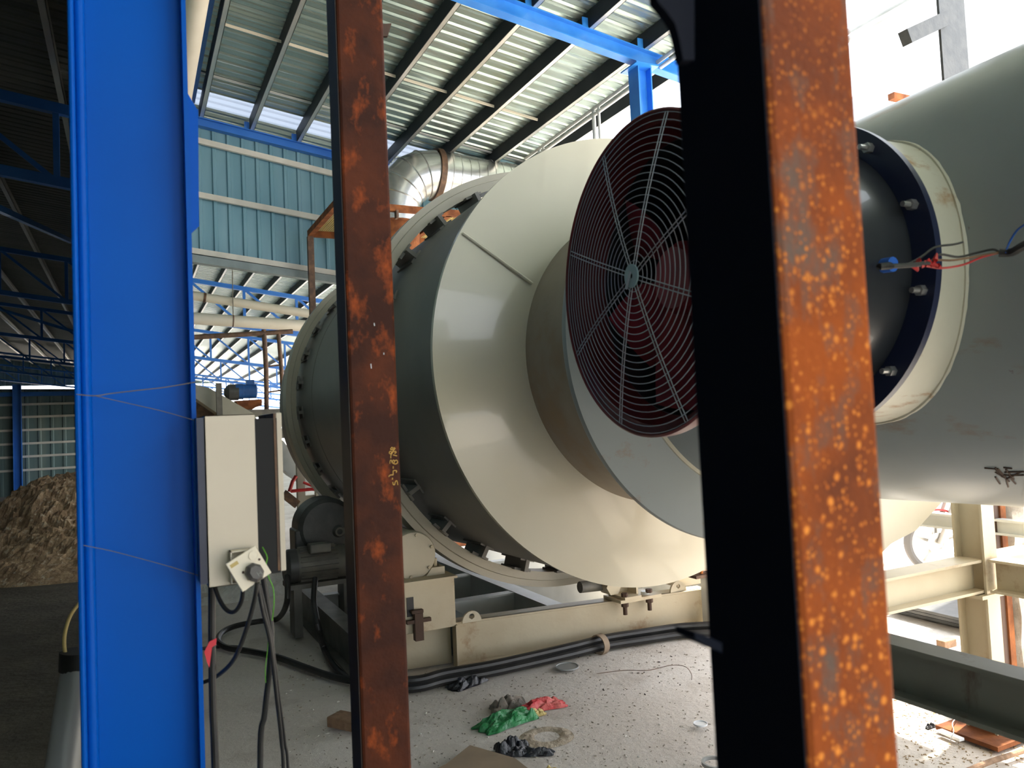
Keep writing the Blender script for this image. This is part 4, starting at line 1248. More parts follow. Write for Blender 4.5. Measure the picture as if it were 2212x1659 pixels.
# hoses from the gear motor
def floorline(pts, z):
    return [on(x, y, Z=z) for x, y in pts]
fl = floorline([(600, 1336), (560, 1342), (510, 1352), (480, 1366), (471, 1384), (490, 1399), (540, 1407), (600, 1420), (660, 1442), (720, 1462), (790, 1476)], 0.03)
cable([Y(620, 1245, 6.0), Y(620, 1300, 5.85)] + fl, 0.022, 'black hose from the motor looping over the floor behind the cables', name='hose')
cable([Y(681, 1250, 5.9), Y(678, 1300, 5.7), Y(686, 1350, 5.4), Zf(700, 1400, 0.06), Zf(722, 1440, 0.03), Zf(760, 1470, 0.03), Zf(820, 1482, 0.03)], 0.022, 'black hose dropping from the motor terminal box beside the dark frame', name='hose')
for i in range(3):
    dy = (0, 9, -8)[i]
    z = (0.03, 0.03, 0.07)[i]
    pts = [on(x, y + dy, Z=z) for x, y in ((760, 1478), (890, 1478), (960, 1462), (1060, 1444), (1150, 1424), (1240, 1403), (1310, 1386), (1400, 1372), (1470, 1362), (1540, 1358), (1620, 1355))]
    cable(pts, 0.026, 'black hose along the base frame, %s of the bundle of three' % ('middle', 'nearest', 'rearmost')[i], name='hose')
q = Zf(1296, 1392, 0.05)
tag(MB().lathe(q, (1, 0.25, 0), [(-0.025, 0.06), (-0.025, 0.068), (0.025, 0.068), (0.025, 0.06)], 24, closed=True).build('cable_tie', M['card']), 'tan tape band round the hose bundle', 'tape')
for i, (pa, pb2, lab) in enumerate((((430, 1402), (520, 1398), 'short black cable stub lying on the floor beyond the conduit'), ((884, 1482), (925, 1482), 'short black hose end lying beside the brown column foot'))):
    cable([Zf(*pa), Zf((pa[0] + pb2[0]) / 2, pa[1] - 5), Zf(*pb2)], 0.012, lab)
# red ribbon at the conduit
rb = [Y(x, y, 2.10) for x, y in ((452, 1386), (468, 1378), (467, 1392), (458, 1398), (452, 1442), (447, 1430), (441, 1408))]
tag(MB().poly(rb, 0.002, (0, -1, 0)).build('ribbon', M['pinkred']), 'red plastic ribbon tied on the black conduit', 'ribbon')

# bottom left grey pipe with black cap
gp = thing('conduit_pipe', (Y(150, 1659, 2.6)), 'grey leaning pipe with black cap at bottom left, behind the blue column', 'pipe')
MB().tube([Y(172, 1432, 2.6), Y(152, 1560, 2.55), Y(128, 1720, 2.5), Y(118, 1790, 2.48)], 0.046, 24, sub=3).build('tube', M['pipe_grey'], gp)
MB().tube([Y(172, 1405, 2.6), Y(170, 1445, 2.6)], 0.052, 20).build('cap', M['black'], gp)
MB().tube([Y(150, 1440, 2.6), Y(140, 1405, 2.6), Y(140, 1370, 2.62), Y(152, 1330, 2.64), Y(175, 1298, 2.66)], 0.005, 8, sub=5).build('wire', M['yellow'], gp)

# ================================================================== DUCT AND PLATFORM
du = thing('spiral_duct', (3.4, 10.0, 4.6), 'silver galvanised spiral duct with elbow above the drum', 'duct')
yd = 10.0
dc = on(940, 378, Y=yd)
RD = 0.34
dirR = Vector((1, 0.0, 0))
p_end = on(1190, 400, Y=yd)
slope = (p_end.z - dc.z) / (p_end.x - dc.x)
dd = Vector((1, 0, -0.055)).normalized()
prof = [(0.0, RD)]
t = 0.0
while t < 2.6:
    prof += [(t + 0.10, RD), (t + 0.105, RD + 0.006), (t + 0.115, RD + 0.006), (t + 0.12, RD)]
    t += 0.13
MB().lathe(dc + dd * 0.05, dd, prof, 64).build('straight_run', M['galv'], du)
MB().lathe(dc, dd, [(-0.03, RD), (-0.03, RD + 0.03), (0.05, RD + 0.03), (0.05, RD)], 64).build('flange_ring', M['rust_dark'], du)
# elbow, segmented
ec = dc + Vector((-0.03, 0, -0.60))
segs = 5
rings = []
for k in range(segs + 1):
    a = PI / 2 * k / segs
    rings.append((ec + Vector((-0.60 * math.sin(a), 0, 0.60 * math.cos(a))), Vector((-math.cos(a), 0, -math.sin(a)))))
b = MB()
n = 48
for c_, d_ in rings:
    s1 = Vector((0, 1, 0))
    s2 = d_.cross(s1)
    for k in range(n):
        a = 2 * PI * k / n
        b.v.append(c_ + (s1 * math.cos(a) + s2 * math.sin(a)) * RD)
for i in range(segs):
    for k in range(n):
        b.f.append((i * n + k, i * n + (k + 1) % n, (i + 1) * n + (k + 1) % n, (i + 1) * n + k))
        b.sm.append(True)
b.build('elbow', M['galv'], du)
for c_, d_ in rings[1:-1]:
    MB().lathe(c_, d_, [(-0.012, RD), (0, RD + 0.010), (0.012, RD)], 48).build('elbow_seam', M['galv'], du)
pe = rings[-1][0]
MB().lathe(pe, (0, 0, -1), [(0, RD), (0.16, RD), (0.17, RD - 0.02)], 48).build('down_run', M['galv'], du)
MB().lathe(pe + Vector((0, 0, -0.16)), (0, 0, -1), [(0, RD), (0, RD + 0.03), (0.03, RD + 0.03), (0.03, RD), (2.6, RD)], 48).build('rusty_down_pipe', M['rust_plate'], du)
# rusty platform
ZP = 4.3
plf = thing('steel_platform', (3.6, 9.8, ZP), 'rusty angle-iron gantry platform with mesh deck around the silver duct', 'platform')
xa, xb, ya, yb_ = 2.29, 5.1, 9.07, 10.62
for (p0, p1) in (((xa, ya, ZP), (xb, ya, ZP)), ((xa, yb_, ZP), (xb, yb_, ZP)), ((xa, ya, ZP), (xa, yb_, ZP)), ((xb, ya, ZP), (xb, yb_, ZP)), ((3.75, ya, ZP), (3.75, yb_, ZP))):
    MB().bar(p0, p1, 0.075, 0.08).build('frame_member', M['rust_plate'], plf)
b = MB()
for k in range(20):
    x = xa + 0.05 + k * 0.028
    b.bar((x, ya, ZP + 0.045), (x, yb_, ZP + 0.045), 0.007, 0.012)
for k in range(45):
    y = ya + 0.03 + k * 0.035
    b.bar((xa, y, ZP + 0.05), (2.9, y, ZP + 0.05), 0.006, 0.006)
b.build('mesh_deck', M['yellow'], plf)
b = MB()
for k in range(36):
    y = ya + 0.03 + k * 0.043
    b.bar((3.78, y, ZP + 0.05), (xb, y, ZP + 0.05), 0.008, 0.010)
for k in range(30):
    x = 3.8 + 0.043 * k
    b.bar((x, ya, ZP + 0.045), (x, yb_, ZP + 0.045), 0.007, 0.010)
b.build('mesh_deck', M['yellow'], plf)
MB().box((3.02, ya - 0.05, ZP - 0.13), (3.05, ya + 0.03, ZP - 0.03)).build('clip', M['rust_dark'], plf)
for (x, y) in ((xa, yb_), (xb, ya), (xb, yb_)):
    MB().box((x - 0.04, y - 0.04, 0), (x + 0.04, y + 0.04, ZP - 0.04)).build('leg', M['rust_dark'], plf)

# white pipe rails at the eave
def rail(q0, q1, X, label, r=0.022, ext=(0.0, 0.0)):
    a = on(*q0, X=X); c_ = on(*q1, X=X)
    d = (c_ - a)
    a = a - d * ext[0]; c_ = c_ + d * ext[1]
    e = thing('pipe_rail', (a + c_) / 2, label, 'rail', None)
    MB().tube([a, c_], r, 12).build('upper_tube', M['white_steel'], e)
    MB().tube([a - Vector((0, 0, 0.075)), c_ - Vector((0, 0, 0.075))], r, 12).build('lower_tube', M['white_steel'], e)
    return e, a, c_
e, a, c_ = rail((1135, 343), (1470, 98), 5.0, 'white double pipe rail running along under the open eave behind the fan', ext=(0.0, 0.6))
for qx, qy in ((1282, 240), (1165, 326)):
    w = on(qx, qy, X=5.0)
    MB().tube([w, Vector((w.x, w.y, w.z - 0.55 if qx > 1200 else w.z - 0.2))], 0.025, 10).build('upright', M['white_steel'], e)
    MB().tube([Vector((w.x + 0.0, w.y - 0.11, w.z)), Vector((w.x, w.y - 0.11, w.z - 0.5))], 0.018, 10).build('upright', M['white_steel'], e)
rail((1840, 64), (1948, 3), 6.4, 'white double pipe rail against the sky at upper right', 0.03, ext=(0.4, 0.6))

# ================================================================== BEYOND THE TEAL WALL (left of the drum)
YG = 13.5
pr = thing('ceiling_pipe', (on(500, 650, Y=YG)), 'upper cream pipe slung across beyond the teal wall', 'pipe')
a = on(420, 639, Y=YG); c_ = on(668, 678, Y=YG); d = c_ - a
MB().tube([a - d * 0.5, c_ + d * 0.9], 0.075, 20).build('pipe_run', M['pvc'], pr)
q = on(442, 643, Y=YG)
MB().lathe(q, d, [(-0.02, 0.076), (-0.02, 0.083), (0.02, 0.083), (0.02, 0.076)], 20, closed=True).build('coupling', M['rust_dark'], pr)
pr = thing('ceiling_pipe', (on(500, 690, Y=YG - 0.3)), 'lower thicker cream pipe slung across beyond the teal wall', 'pipe')
a = on(422, 688, Y=YG - 0.3); c_ = on(658, 704, Y=YG - 0.3); d = c_ - a
MB().tube([a - d * 0.5, c_ + d * 0.9], 0.098, 20).build('pipe_run', M['pvc'], pr)
q = on(503, 693, Y=YG - 0.3)
MB().lathe(q, d, [(-0.01, 0.099), (-0.01, 0.103), (0.01, 0.103), (0.01, 0.099)], 20, closed=True).build('coupling', M['rust_dark'], pr)
for i, xx in enumerate((504, 681)):
    w1 = on(xx, 600 if i == 0 else 622, Y=YG - 0.1)
    w2 = on(xx, 700 if i == 0 else 720, Y=YG - 0.1)
    tag(MB().tube([Vector((w1.x, w1.y, roofz(w1.x) - 0.1)), w2], 0.008, 6).build('hanger_wire', M['twine']), ('left', 'right')[i] + ' thin hanger wire holding the two cream pipes', 'wire')
YL = 12.2
lad = thing('pipe_ladder', (on(585, 885, Y=YL)), 'brown rusty pipe ladder frame rising beyond the cabinet', 'ladder')
MB().tube([Y(380, 730, YL), Y(425, 728, YL), Y(530, 722, YL), Y(632, 716, YL)], 0.038, 12).build('top_rail', M['rust_dark'], lad)
MB().tube([Y(570, 712, YL), Y(575, 800, YL), Y(576, 888, YL)], 0.036, 12).build('stile', M['rust_dark'], lad)
MB().tube([Y(601, 716, YL), Y(608, 800, YL), Y(612, 888, YL)], 0.032, 12).build('stile', M['rust_dark'], lad)
for ya_, yb2 in ((792, 788), (848, 843)):
    MB().tube([Y(573, ya_, YL), Y(609, yb2, YL)], 0.013, 8).build('rung', M['rust_dark'], lad)
mh = thing('feed_conveyor', (on(480, 1000, Y=YL)), 'dull grey-green feed conveyor trough sloping down behind the cabinet', 'conveyor')
pts = [Y(x, y, YL - 0.4) for x, y in ((400, 815), (426, 832), (452, 838), (548, 893), (560, 915), (480, 915), (470, 893), (425, 862), (400, 850))]
MB().poly(pts, 0.5, (0, 1, 0)).build('trough', M['conveyor'], mh)
MB().box((Y(467, 860, YL - 0.5).x, YL - 0.56, 0), (Y(479, 860, YL - 0.5).x, YL - 0.46, Y(470, 828, YL - 0.5).z)).build('post', M['motor_grey'], mh)
q0 = Y(530, 886, YL - 0.1); q1 = Y(640, 893, YL - 0.1)
MB().box((q0.x, YL - 0.3, q1.z - 0.03), (q1.x + 0.6, YL + 0.3, q0.z)).build('deck', M['motor_grey'], mh)
MB().box((q0.x + 0.05, YL - 0.1, 0), (q0.x + 0.13, YL, q1.z)).build('post', M['motor_grey'], mh)
MB().box((Y(405, 905, YL + .3).x, YL + 0.2, 0), (Y(500, 905, YL + .3).x, YL + 0.9, Y(430, 868, YL + .3).z)).build('hopper_base', M['rust_dark'], mh)
bmo = thing('blue_motor', (on(520, 855, Y=YL - 0.1)), 'small blue electric motor with black gearbox above the cabinet', 'motor')
m0 = Y(508, 846, YL - 0.1); m1 = Y(555, 845, YL - 0.1)
rm = 0.115
b = MB().lathe(m0, (m1 - m0), [(0, 0), (0, rm), ((m1 - m0).length * 0.35, rm), ((m1 - m0).length * 0.36, rm * 0.93), ((m1 - m0).length * 0.95, rm * 0.93), ((m1 - m0).length, rm * .7), ((m1 - m0).length, 0)], 32)
b.build('body', M['bluemotor'], bmo)
MB().lathe(Y(484, 848, YL - 0.1), (m1 - m0), [(0, 0), (0, 0.05), (0.06, 0.12), (0.2, 0.12), (0.2, 0)], 24).build('gearbox', M['darkgear'], bmo)
q = Y(540, 826, YL - 0.1)
MB().cbox(q, (0.11, 0.1, 0.07)).build('terminal_box', M['bluemotor'], bmo)
pts = [Y(x, y, YL - 0.2) for x, y in ((508, 866), (566, 862), (566, 876), (552, 880), (540, 888), (520, 880))]
MB().poly(pts, 0.2, (0, 1, 0)).build('rusty_mount', M['rust_plate'], bmo)
# machine parts seen between cabinet and ring
cv = thing('discharge_conveyor', (on(640, 1090, Y=9.6)), 'pale conveyor casing and posts seen between the cabinet and the drum ring', 'conveyor')
y9 = 9.8
MB().poly([Y(x, y, y9) for x, y in ((590, 945), (612, 952), (640, 990), (690, 1055), (680, 1062), (630, 1030), (606, 1010), (590, 1005))], 0.35, (0, 1, 0)).build('casing', M['white_steel'], cv)
MB().box((Y(640, 1060, y9 - .1).x, y9 - 0.2, 0), (Y(656, 1060, y9 - .1).x, y9 - 0.1, Y(640, 985, y9 - .1).z)).build('post', M['conveyor'], cv)
MB().box((Y(679, 1060, y9 - .1).x, y9 - 0.2, 0), (Y(692, 1060, y9 - .1).x, y9 - 0.1, Y(679, 1030, y9 - .1).z)).build('post', M['conveyor'], cv)
q0 = Y(641, 1072, y9 - .15); q1 = Y(690, 1100, y9 - .15)
MB().box((q0.x, y9 - 0.17, q1.z), (q1.x, y9 - 0.13, q0.z)).build('panel', M['conveyor'], cv)
MB().tube([Y(625, 1062, y9 - .3), Y(632, 1040, y9 - .3), Y(640, 1028, y9 - .3)], 0.022, 8).tube([Y(628, 1061, y9 - .3), Y(682, 1056, y9 - .3)], 0.02, 8).tube([Y(655, 1042, y9 - .3), Y(680, 1052, y9 - .3)], 0.016, 8).build('red_bracket', M['red'], cv)
MB().bar(Y(612, 1066, y9 - .25), Y(642, 1090, y9 - .25), 0.08, 0.10).build('dark_brace', M['rust_dark'], cv)
MB().box((Y(606, 905, y9 + .6).x, y9 + .6, Y(606, 922, y9 + .6).z), (Y(640, 905, y9 + .6).x, y9 + .75, Y(606, 905, y9 + .6).z)).build('orange_panel', M['orange'], cv)
MB().box((Y(606, 925, y9 + .5).x, y9 + .5, Y(606, 947, y9 + .5).z), (Y(622, 905, y9 + .5).x, y9 + .7, Y(606, 925, y9 + .5).z)).build('drive_box', M['motor_grey'], cv)
# orange crate and pale stools under the drum, beyond the frame
q = Y(1010, 1180, 9.2)
tag(MB().box((q.x - 0.25, 9.2, 0), (q.x + 0.18, 9.5, q.z + 0.06)).build('orange_crate', M['rust_plate']), 'orange-brown crate glimpsed through the near ring', 'crate')

# ================================================================== PILES
def heap(name, cx, cy, rx, ry, h, mt, seed, label, res=70, rough=0.12):
    b = MB()
    for j in range(res):
        for i in range(res):
            u_ = i / (res - 1) * 2 - 1; v_ = j / (res - 1) * 2 - 1
            r = min(1, math.hypot(u_, v_))
            z = h * (1 - r) ** 0.9
            p_ = Vector((cx + u_ * rx, cy + v_ * ry, 0))
            nz2 = noise.noise(p_ * 1.1 + Vector((seed, 0, 0))) * 0.25 + noise.noise(p_ * 5) * rough + noise.noise(p_ * 14) * rough * 0.7 + noise.noise(p_ * 27) * rough * 0.3
            if name == 'chip_pile' and p_.x > -0.45:
                z *= max(0, 1 - (p_.x + 0.45) / 0.8)
            p_.z = max(-0.05, z + nz2 * min(1, (1 - r) * 3) - 0.02)
            b.v.append(p_)
    for j in range(res - 1):
        for i in range(res - 1):
            b.f.append((j * res + i, j * res + i + 1, (j + 1) * res + i + 1, (j + 1) * res + i))
            b.sm.append(False)
    o = b.build(name, mt)
    tag(o, label, 'pile', kind='stuff')
    return o
heap('chip_pile', -0.3, 13.0, 2.6, 3.3, 1.34, M['pile'], 3.0, 'heap of pale brown chips on the floor in the dark left bay', 190, 0.09)
heap('mortar_rubble', 0.95, 8.5, 0.9, 0.8, 0.26, mat('sunlit_rubble', (0.88, 0.85, 0.80), 0.9, 0, (0.78, 0.74, 0.68), 12, bump=0.6), 9.0, 'low heap of sunlit rubble behind the dangling cables', 40, 0.05)  # near-white colour stands in for sunlight on the heap

# ================================================================== FLOOR LITTER
def crumple(name, cen, rx, ry, h, mt, label, cat, seed=0, rot=0.0, n=26, bend=1.0):
    b = MB()
    for top in (1, 0):
        for j in range(n):
            for i in range(n):
                u_ = i / (n - 1) * 2 - 1; v_ = j / (n - 1) * 2 - 1
                p_ = Vector((u_, v_, 0))
                k = Vector((u_ * 1.6 + seed, v_ * 1.6, seed))
                e_ = 1 + 0.25 * noise.noise(k * 1.3)
                x = u_ * rx * e_; y = v_ * ry * (1 + 0.25 * noise.noise(k + Vector((5, 5, 5))))
                edge = max(abs(u_), abs(v_))
                z = h * (0.30 + 0.75 * min(1, abs(noise.noise(k * 1.1)) * 1.8) + bend * (0.22 * noise.noise(k * 2.6) + 0.10 * noise.noise(k * 6))) * (1 - edge ** 3 * 0.9)
                z = max(z, 0.003) + 0.004 + gh(cen.x, cen.y)
                z = z if top else z - 0.004
                b.v.append(Vector((cen.x + x * math.cos(rot) - y * math.sin(rot), cen.y + x * math.sin(rot) + y * math.cos(rot), z)))
    N_ = n * n
    for s_ in (0, N_):
        for j in range(n - 1):
            for i in range(n - 1):
                b.f.append((s_ + j * n + i, s_ + j * n + i + 1, s_ + (j + 1) * n + i + 1, s_ + (j + 1) * n + i))
                b.sm.append(False)
    return tag(b.build(name, mt), label, cat)
crumple('green_bag', Zf(1092, 1548, 0.03), 0.175, 0.075, 0.075, M['green'], 'crumpled green plastic bag on the floor in front of the drum', 'bag', 1, 0.15)
crumple('cloth_rag', Zf(1098, 1518, 0.03), 0.10, 0.06, 0.065, M['greycloth'], 'dirty grey rag lying on the back of the green bag', 'rag', 4, -0.3)
crumple('red_scrap', Zf(1162, 1515, 0.03), 0.15, 0.065, 0.045, M['redcloth'], 'ribbed red plastic scrap beside the green bag', 'scrap', 9, -0.15)
crumple('tan_scrap', Zf(1155, 1536, 0.02), 0.06, 0.03, 0.03, M['yellow'], 'small tan paper scrap between green bag and red plastic', 'scrap', 2)
crumple('black_film', Zf(1108, 1612, 0.02), 0.085, 0.055, 0.07, M['blackplastic'], 'crumpled black plastic film below the green bag', 'plastic', 6, -0.4)
crumple('black_film', Zf(1155, 1616, 0.02), 0.09, 0.025, 0.035, M['blackplastic'], 'flat black strip lying right of the crumpled black film', 'plastic', 7, -0.5)
crumple('black_film', Zf(1008, 1470, 0.02), 0.13, 0.06, 0.05, M['blackplastic'], 'black plastic sheet scrap by the hose bundle', 'plastic', 11, 0.3)
crumple('black_film', Zf(1382, 1378, 0.02), 0.15, 0.03, 0.05, M['blackplastic'], 'grey-black plastic scrap against the hoses at right', 'plastic', 13, 0.0)
crumple('yellow_scrap', Zf(1186, 1655, 0.02), 0.045, 0.03, 0.03, M['yellow'], 'small yellow scrap at the bottom edge right of the cardboard', 'scrap', 15)
# cardboard sheet
cd0 = [Zf(x, y, 0.02) for x, y in ((1015, 1612), (1112, 1640), (1190, 1700), (900, 1740), (890, 1690), (965, 1652))]
tag(MB().poly(cd0, 0.006, (0, 0, 1)).build('cardboard_sheet', M['card']), 'flat brown cardboard sheet at the bottom edge of the floor', 'cardboard')
# brick by the brown column
q = Zf(752, 1562, 0.03)
tag(MB().cbox(q + Vector((0, 0, 0.01)), (0.11, 0.20, 0.055), Matrix.Rotation(0.6, 3, 'Z')).build('brick', M['brick'], bevel=0.006), 'brown brick on the floor left of the brown rusty column', 'brick')
def disc_lid(q, r, label, mt='white'):
    tag(MB().lathe(q, (0, 0, 1), [(0, 0), (0, r), (0.008, r), (0.008, r * 0.92), (0.004, r * 0.9), (0.004, 0)], 28).build('round_disc', M[mt]), label, 'disc')
disc_lid(Zf(1513, 1565, 0.012), 0.035, 'small white round lid on the floor at the orange column')
disc_lid(Zf(1225, 1441, 0.008), 0.075, 'pale flat disc on the floor in front of the base frame', 'pipe_grey')
q = Zf(1545, 1652, 0.02)
tag(MB().lathe(q, (0, 0, 1), [(0, 0.05), (0, 0.06), (0.015, 0.06), (0.015, 0.05)], 24, closed=True).build('grey_ring', M['pipe_grey']), 'grey plastic ring at the bottom, left of the orange column', 'ring')
# raised rim of a shallow hole
q = Zf(1181, 1588, 0.0)
b = MB()
for k in range(36):
    a = 2 * PI * k / 36
    for rr3, zz in ((0.06, 0.001), (0.085 + 0.01 * noise.noise(Vector((k * 0.7, 3, 0))), 0.009 + 0.006 * noise.noise(Vector((k * 0.4, 0, 0)))), (0.13, 0.0)):
        b.v.append(Vector((q.x + rr3 * math.cos(a) * 1.1, q.y + rr3 * math.sin(a), zz + gh(q.x, q.y))))
for k in range(36):
    for j in range(2):
        b.f.append((k * 3 + j, k * 3 + j + 1, ((k + 1) % 36) * 3 + j + 1, ((k + 1) % 36) * 3 + j))
        b.sm.append(True)
tag(b.build('pothole_rim', mat('damp_earth', (0.50, 0.42, 0.32), 0.95, 0, (0.36, 0.29, 0.21), 20, bump=0.8)), 'round earthy rim of a shallow hole in the floor, right of the black film', 'hole')
# thin wire squiggle
cable([Zf(x, y, 0.012) for x, y in ((1290, 1455), (1350, 1448), (1400, 1448), (1450, 1437), (1480, 1440), (1493, 1455), (1494, 1468))], 0.002, 'thin stray wire curving over the floor at centre right', 'rust_dark', 'wire')
cable([Zf(x, y, 0.02) for x, y in ((2090, 1665), (2140, 1645), (2180, 1632), (2230, 1615), (2300, 1590))], 0.012, 'red-brown hose lying on the ground at the lower right corner', 'brick', 'hose')
# scattered debris, uncountable
def debris(name, n, x0, x1, y0, y1, s0, s1, mt, label, seed):
    rnd = random.Random(seed)
    b = MB()
    for k in range(n):
        px, py = rnd.uniform(x0, x1), rnd.uniform(y0, y1)
        c_ = on(px, py, Z=0.0)
        s_ = rnd.uniform(s0, s1) * (0.6 + 0.1 * (c_ - EYE).length)
        c_.z = gh(c_.x, c_.y) + s_ * 0.25
        m = Matrix.Rotation(rnd.uniform(0, 6.3), 3, 'Z') @ Matrix.Rotation(rnd.uniform(-0.5, 0.5), 3, 'X')
        b.cbox(c_, (s_ * rnd.uniform(0.8, 2.2), s_ * rnd.uniform(0.4, 1.0), s_ * rnd.uniform(0.3, 0.7)), m)
    tag(b.build(name, mt), label, 'debris', kind='stuff')
debris('grit', 900, 600, 1540, 1390, 1680, 0.003, 0.007, mat('grey_grit', (0.33, 0.28, 0.22), 0.9), 'fine grit scattered over the floor in front of the base frame', 1)
debris('dark_chips', 26, 1240, 1540, 1400, 1500, 0.004, 0.009, mat('dark_chip', (0.08, 0.06, 0.05), 0.9), 'dark chips scattered on the floor right of the red scrap', 2)
debris('straw_litter', 500, 1930, 2212, 1500, 1650, 0.003, 0.008, mat('straw_litter_tan', (0.36, 0.26, 0.15), 0.9), 'tan chips and straw littering the ground at lower right', 3)
debris('white_crumbs', 90, 600, 1540, 1420, 1680, 0.004, 0.009, mat('pale_crumb', (0.7, 0.66, 0.58), 0.9), 'pale mortar crumbs scattered over the floor', 4)
for (px, py, lab) in ((2010, 1560, 'small black scrap among the straw left of the post foot'), (2070, 1566, 'small dark blade-shaped scrap beside the base plate')):
    crumple('black_scrap', Zf(px, py, 0.01), 0.035, 0.012, 0.02, M['blackplastic'], lab, 'scrap', px)
cable([Zf(2052, 1600, 0.02), Zf(2060, 1580, 0.06), Zf(2058, 1560, 0.05), Zf(2075, 1545, 0.02)], 0.002, 'thin white string by the base plate', 'white', 'string')
tag(MB().bar(Zf(2030, 1578, 0.012), Zf(2078, 1598, 0.012), 0.03, 0.012).build('plastic_offcut', M['white']), 'short white plastic slat on the ground by the base plate', 'slat')

# ================================================================== OUTSIDE RIGHT
# motorcycle
wc = on(2021, 1166, W=7.06)
wc.z = 0.285
mb = thing('motorcycle', (wc.x, wc.y, 0), 'dusty motorcycle with red tank parked outside beyond the cream post', 'motorcycle')
fd = Vector((0.86, -0.50, 0)).normalized()          # length of the machine, towards its tail
ax_ = Vector((0.50, 0.86, 0)).normalized()
def mwheel(c_):
    MB().lathe(c_, ax_, [(-0.03, 0.225), (-0.042, 0.25), (-0.03, 0.278), (0, 0.286), (0.03, 0.278), (0.042, 0.25), (0.03, 0.225)], 48, closed=True).build('tyre', M['tyre'], mb)
    ty = mb.children[-1]
    b = MB().lathe(c_, ax_, [(-0.03, 0.205), (-0.03, 0.228), (0.03, 0.228), (0.03, 0.205)], 48, closed=True)
    b.lathe(c_, ax_, [(-0.05, 0.0), (-0.05, 0.05), (0.05, 0.05), (0.05, 0.0)], 24)
    u_ = ax_.cross(Vector((0, 0, 1))).normalized()
    for k in range(5):
        a = 2 * PI * k / 5 + 0.3
        for da in (-0.12, 0.12):
            b.bar(c_ + (u_ * math.cos(a + da) + Vector((0, 0, 1)) * math.sin(a + da)) * 0.04, c_ + (u_ * math.cos(a) + Vector((0, 0, 1)) * math.sin(a)) * 0.21, 0.022, 0.018, up=ax_)
    b.build('rim', M['alu'], ty)
    MB().lathe(c_ - ax_ * 0.06, ax_, [(0, 0.05), (0, 0.10), (0.004, 0.10), (0.004, 0.05)], 32, closed=True).build('brake_disc', M['steel'], ty)
mwheel(wc)
wr = wc + fd * 1.22
mwheel(wr)
for s_ in (-0.075, 0.075):
    MB().tube([wc + ax_ * s_, wc + ax_ * s_ + fd * 0.26 + Vector((0, 0, 0.62))], 0.024, 12).build('fork_leg', M['alu'], mb)
MB().lathe(wc, ax_, [(-0.055, 0.30), (-0.055, 0.315), (0.055, 0.315), (0.055, 0.30)], 24, closed=True, a0=0.3, a1=2.4).build('mudguard', M['red'], mb)
hb = wc + fd * 0.27 + Vector((0, 0, 0.66))
MB().tube([hb - ax_ * 0.34, hb - ax_ * 0.15 + Vector((0, 0, 0.03)), hb + ax_ * 0.15 + Vector((0, 0, 0.03)), hb + ax_ * 0.34], 0.014, 8).build('handlebar', M['black'], mb)
MB().lathe(hb + Vector((0, 0, -0.08)) - fd * 0.05, -fd, [(0, 0.0), (0, 0.08), (0.05, 0.09), (0.09, 0.07), (0.10, 0)], 24).build('headlamp', M['alu'], mb)
tk = wc + fd * 0.52 + Vector((0, 0, 0.52))
b = MB().lathe(tk - fd * 0.24, fd, [(0, 0), (0.02, 0.07), (0.12, 0.13), (0.28, 0.13), (0.44, 0.08), (0.48, 0.0)], 28)
b.build('fuel_tank', M['red'], mb)
MB().bar(tk + fd * 0.2 + Vector((0, 0, 0.02)), tk + fd * 0.78 + Vector((0, 0, 0.08)), 0.22, 0.09).build('seat', M['black'], mb, 0.03)
MB().cbox(wc + fd * 0.60 + Vector((0, 0, 0.14)), (0.30, 0.26, 0.30), Matrix.Rotation(math.atan2(fd.y, fd.x), 3, 'Z')).build('engine', M['steel'], mb, 0.03)
MB().tube([hb - Vector((0, 0, 0.1)), wc + fd * 0.45 + Vector((0, 0, 0.10)), wc + fd * 0.75 + Vector((0, 0, 0.05)), wr], 0.022, 8).build('frame', M['black'], mb)
MB().tube([tk + fd * 0.25 - Vector((0, 0, 0.05)), wr + Vector((0, 0, 0.33)), wr + fd * 0.3 + Vector((0, 0, 0.45))], 0.022, 8).build('subframe', M['black'], mb)
MB().tube([wc + fd * 0.6 + Vector((0, 0, 0.05)) - ax_ * 0.12, wr - ax_ * 0.14 + Vector((0, 0, 0.02)), wr + fd * 0.25 - ax_ * 0.14 + Vector((0, 0, 0.08))], [0.02, 0.04], 12).build('exhaust', M['steel'], mb)
# stack of dark sheets on the ground
for i in range(3):
    a = on(1985, 1296 + i * 7, Z=0.09 - 0.035 * i); c_ = on(2085, 1318 + i * 7, Z=0.09 - 0.035 * i)
    tag(MB().bar(a + (a - c_) * 0.2, c_ + (c_ - a) * 1.2, 0.5, 0.02).build('steel_strip', M['darkgear']), 'dark steel strip lying outside behind the cream post, %s of three' % ('top', 'middle', 'bottom')[i], 'strip', 'dark steel strips')
crumple('white_bag', Zf(2005, 1378, 0.02), 0.16, 0.10, 0.03, M['white'], 'flat white plastic bag on the bright ground beyond the dark beam', 'bag', 21)
q = Zf(2045, 1396, 0.02)
tag(MB().cbox(q + Vector((0, 0, 0.02)), (0.12, 0.06, 0.05)).build('brick', M['brick'], bevel=0.005), 'broken reddish brick on the bright ground just behind the dark beam', 'brick')
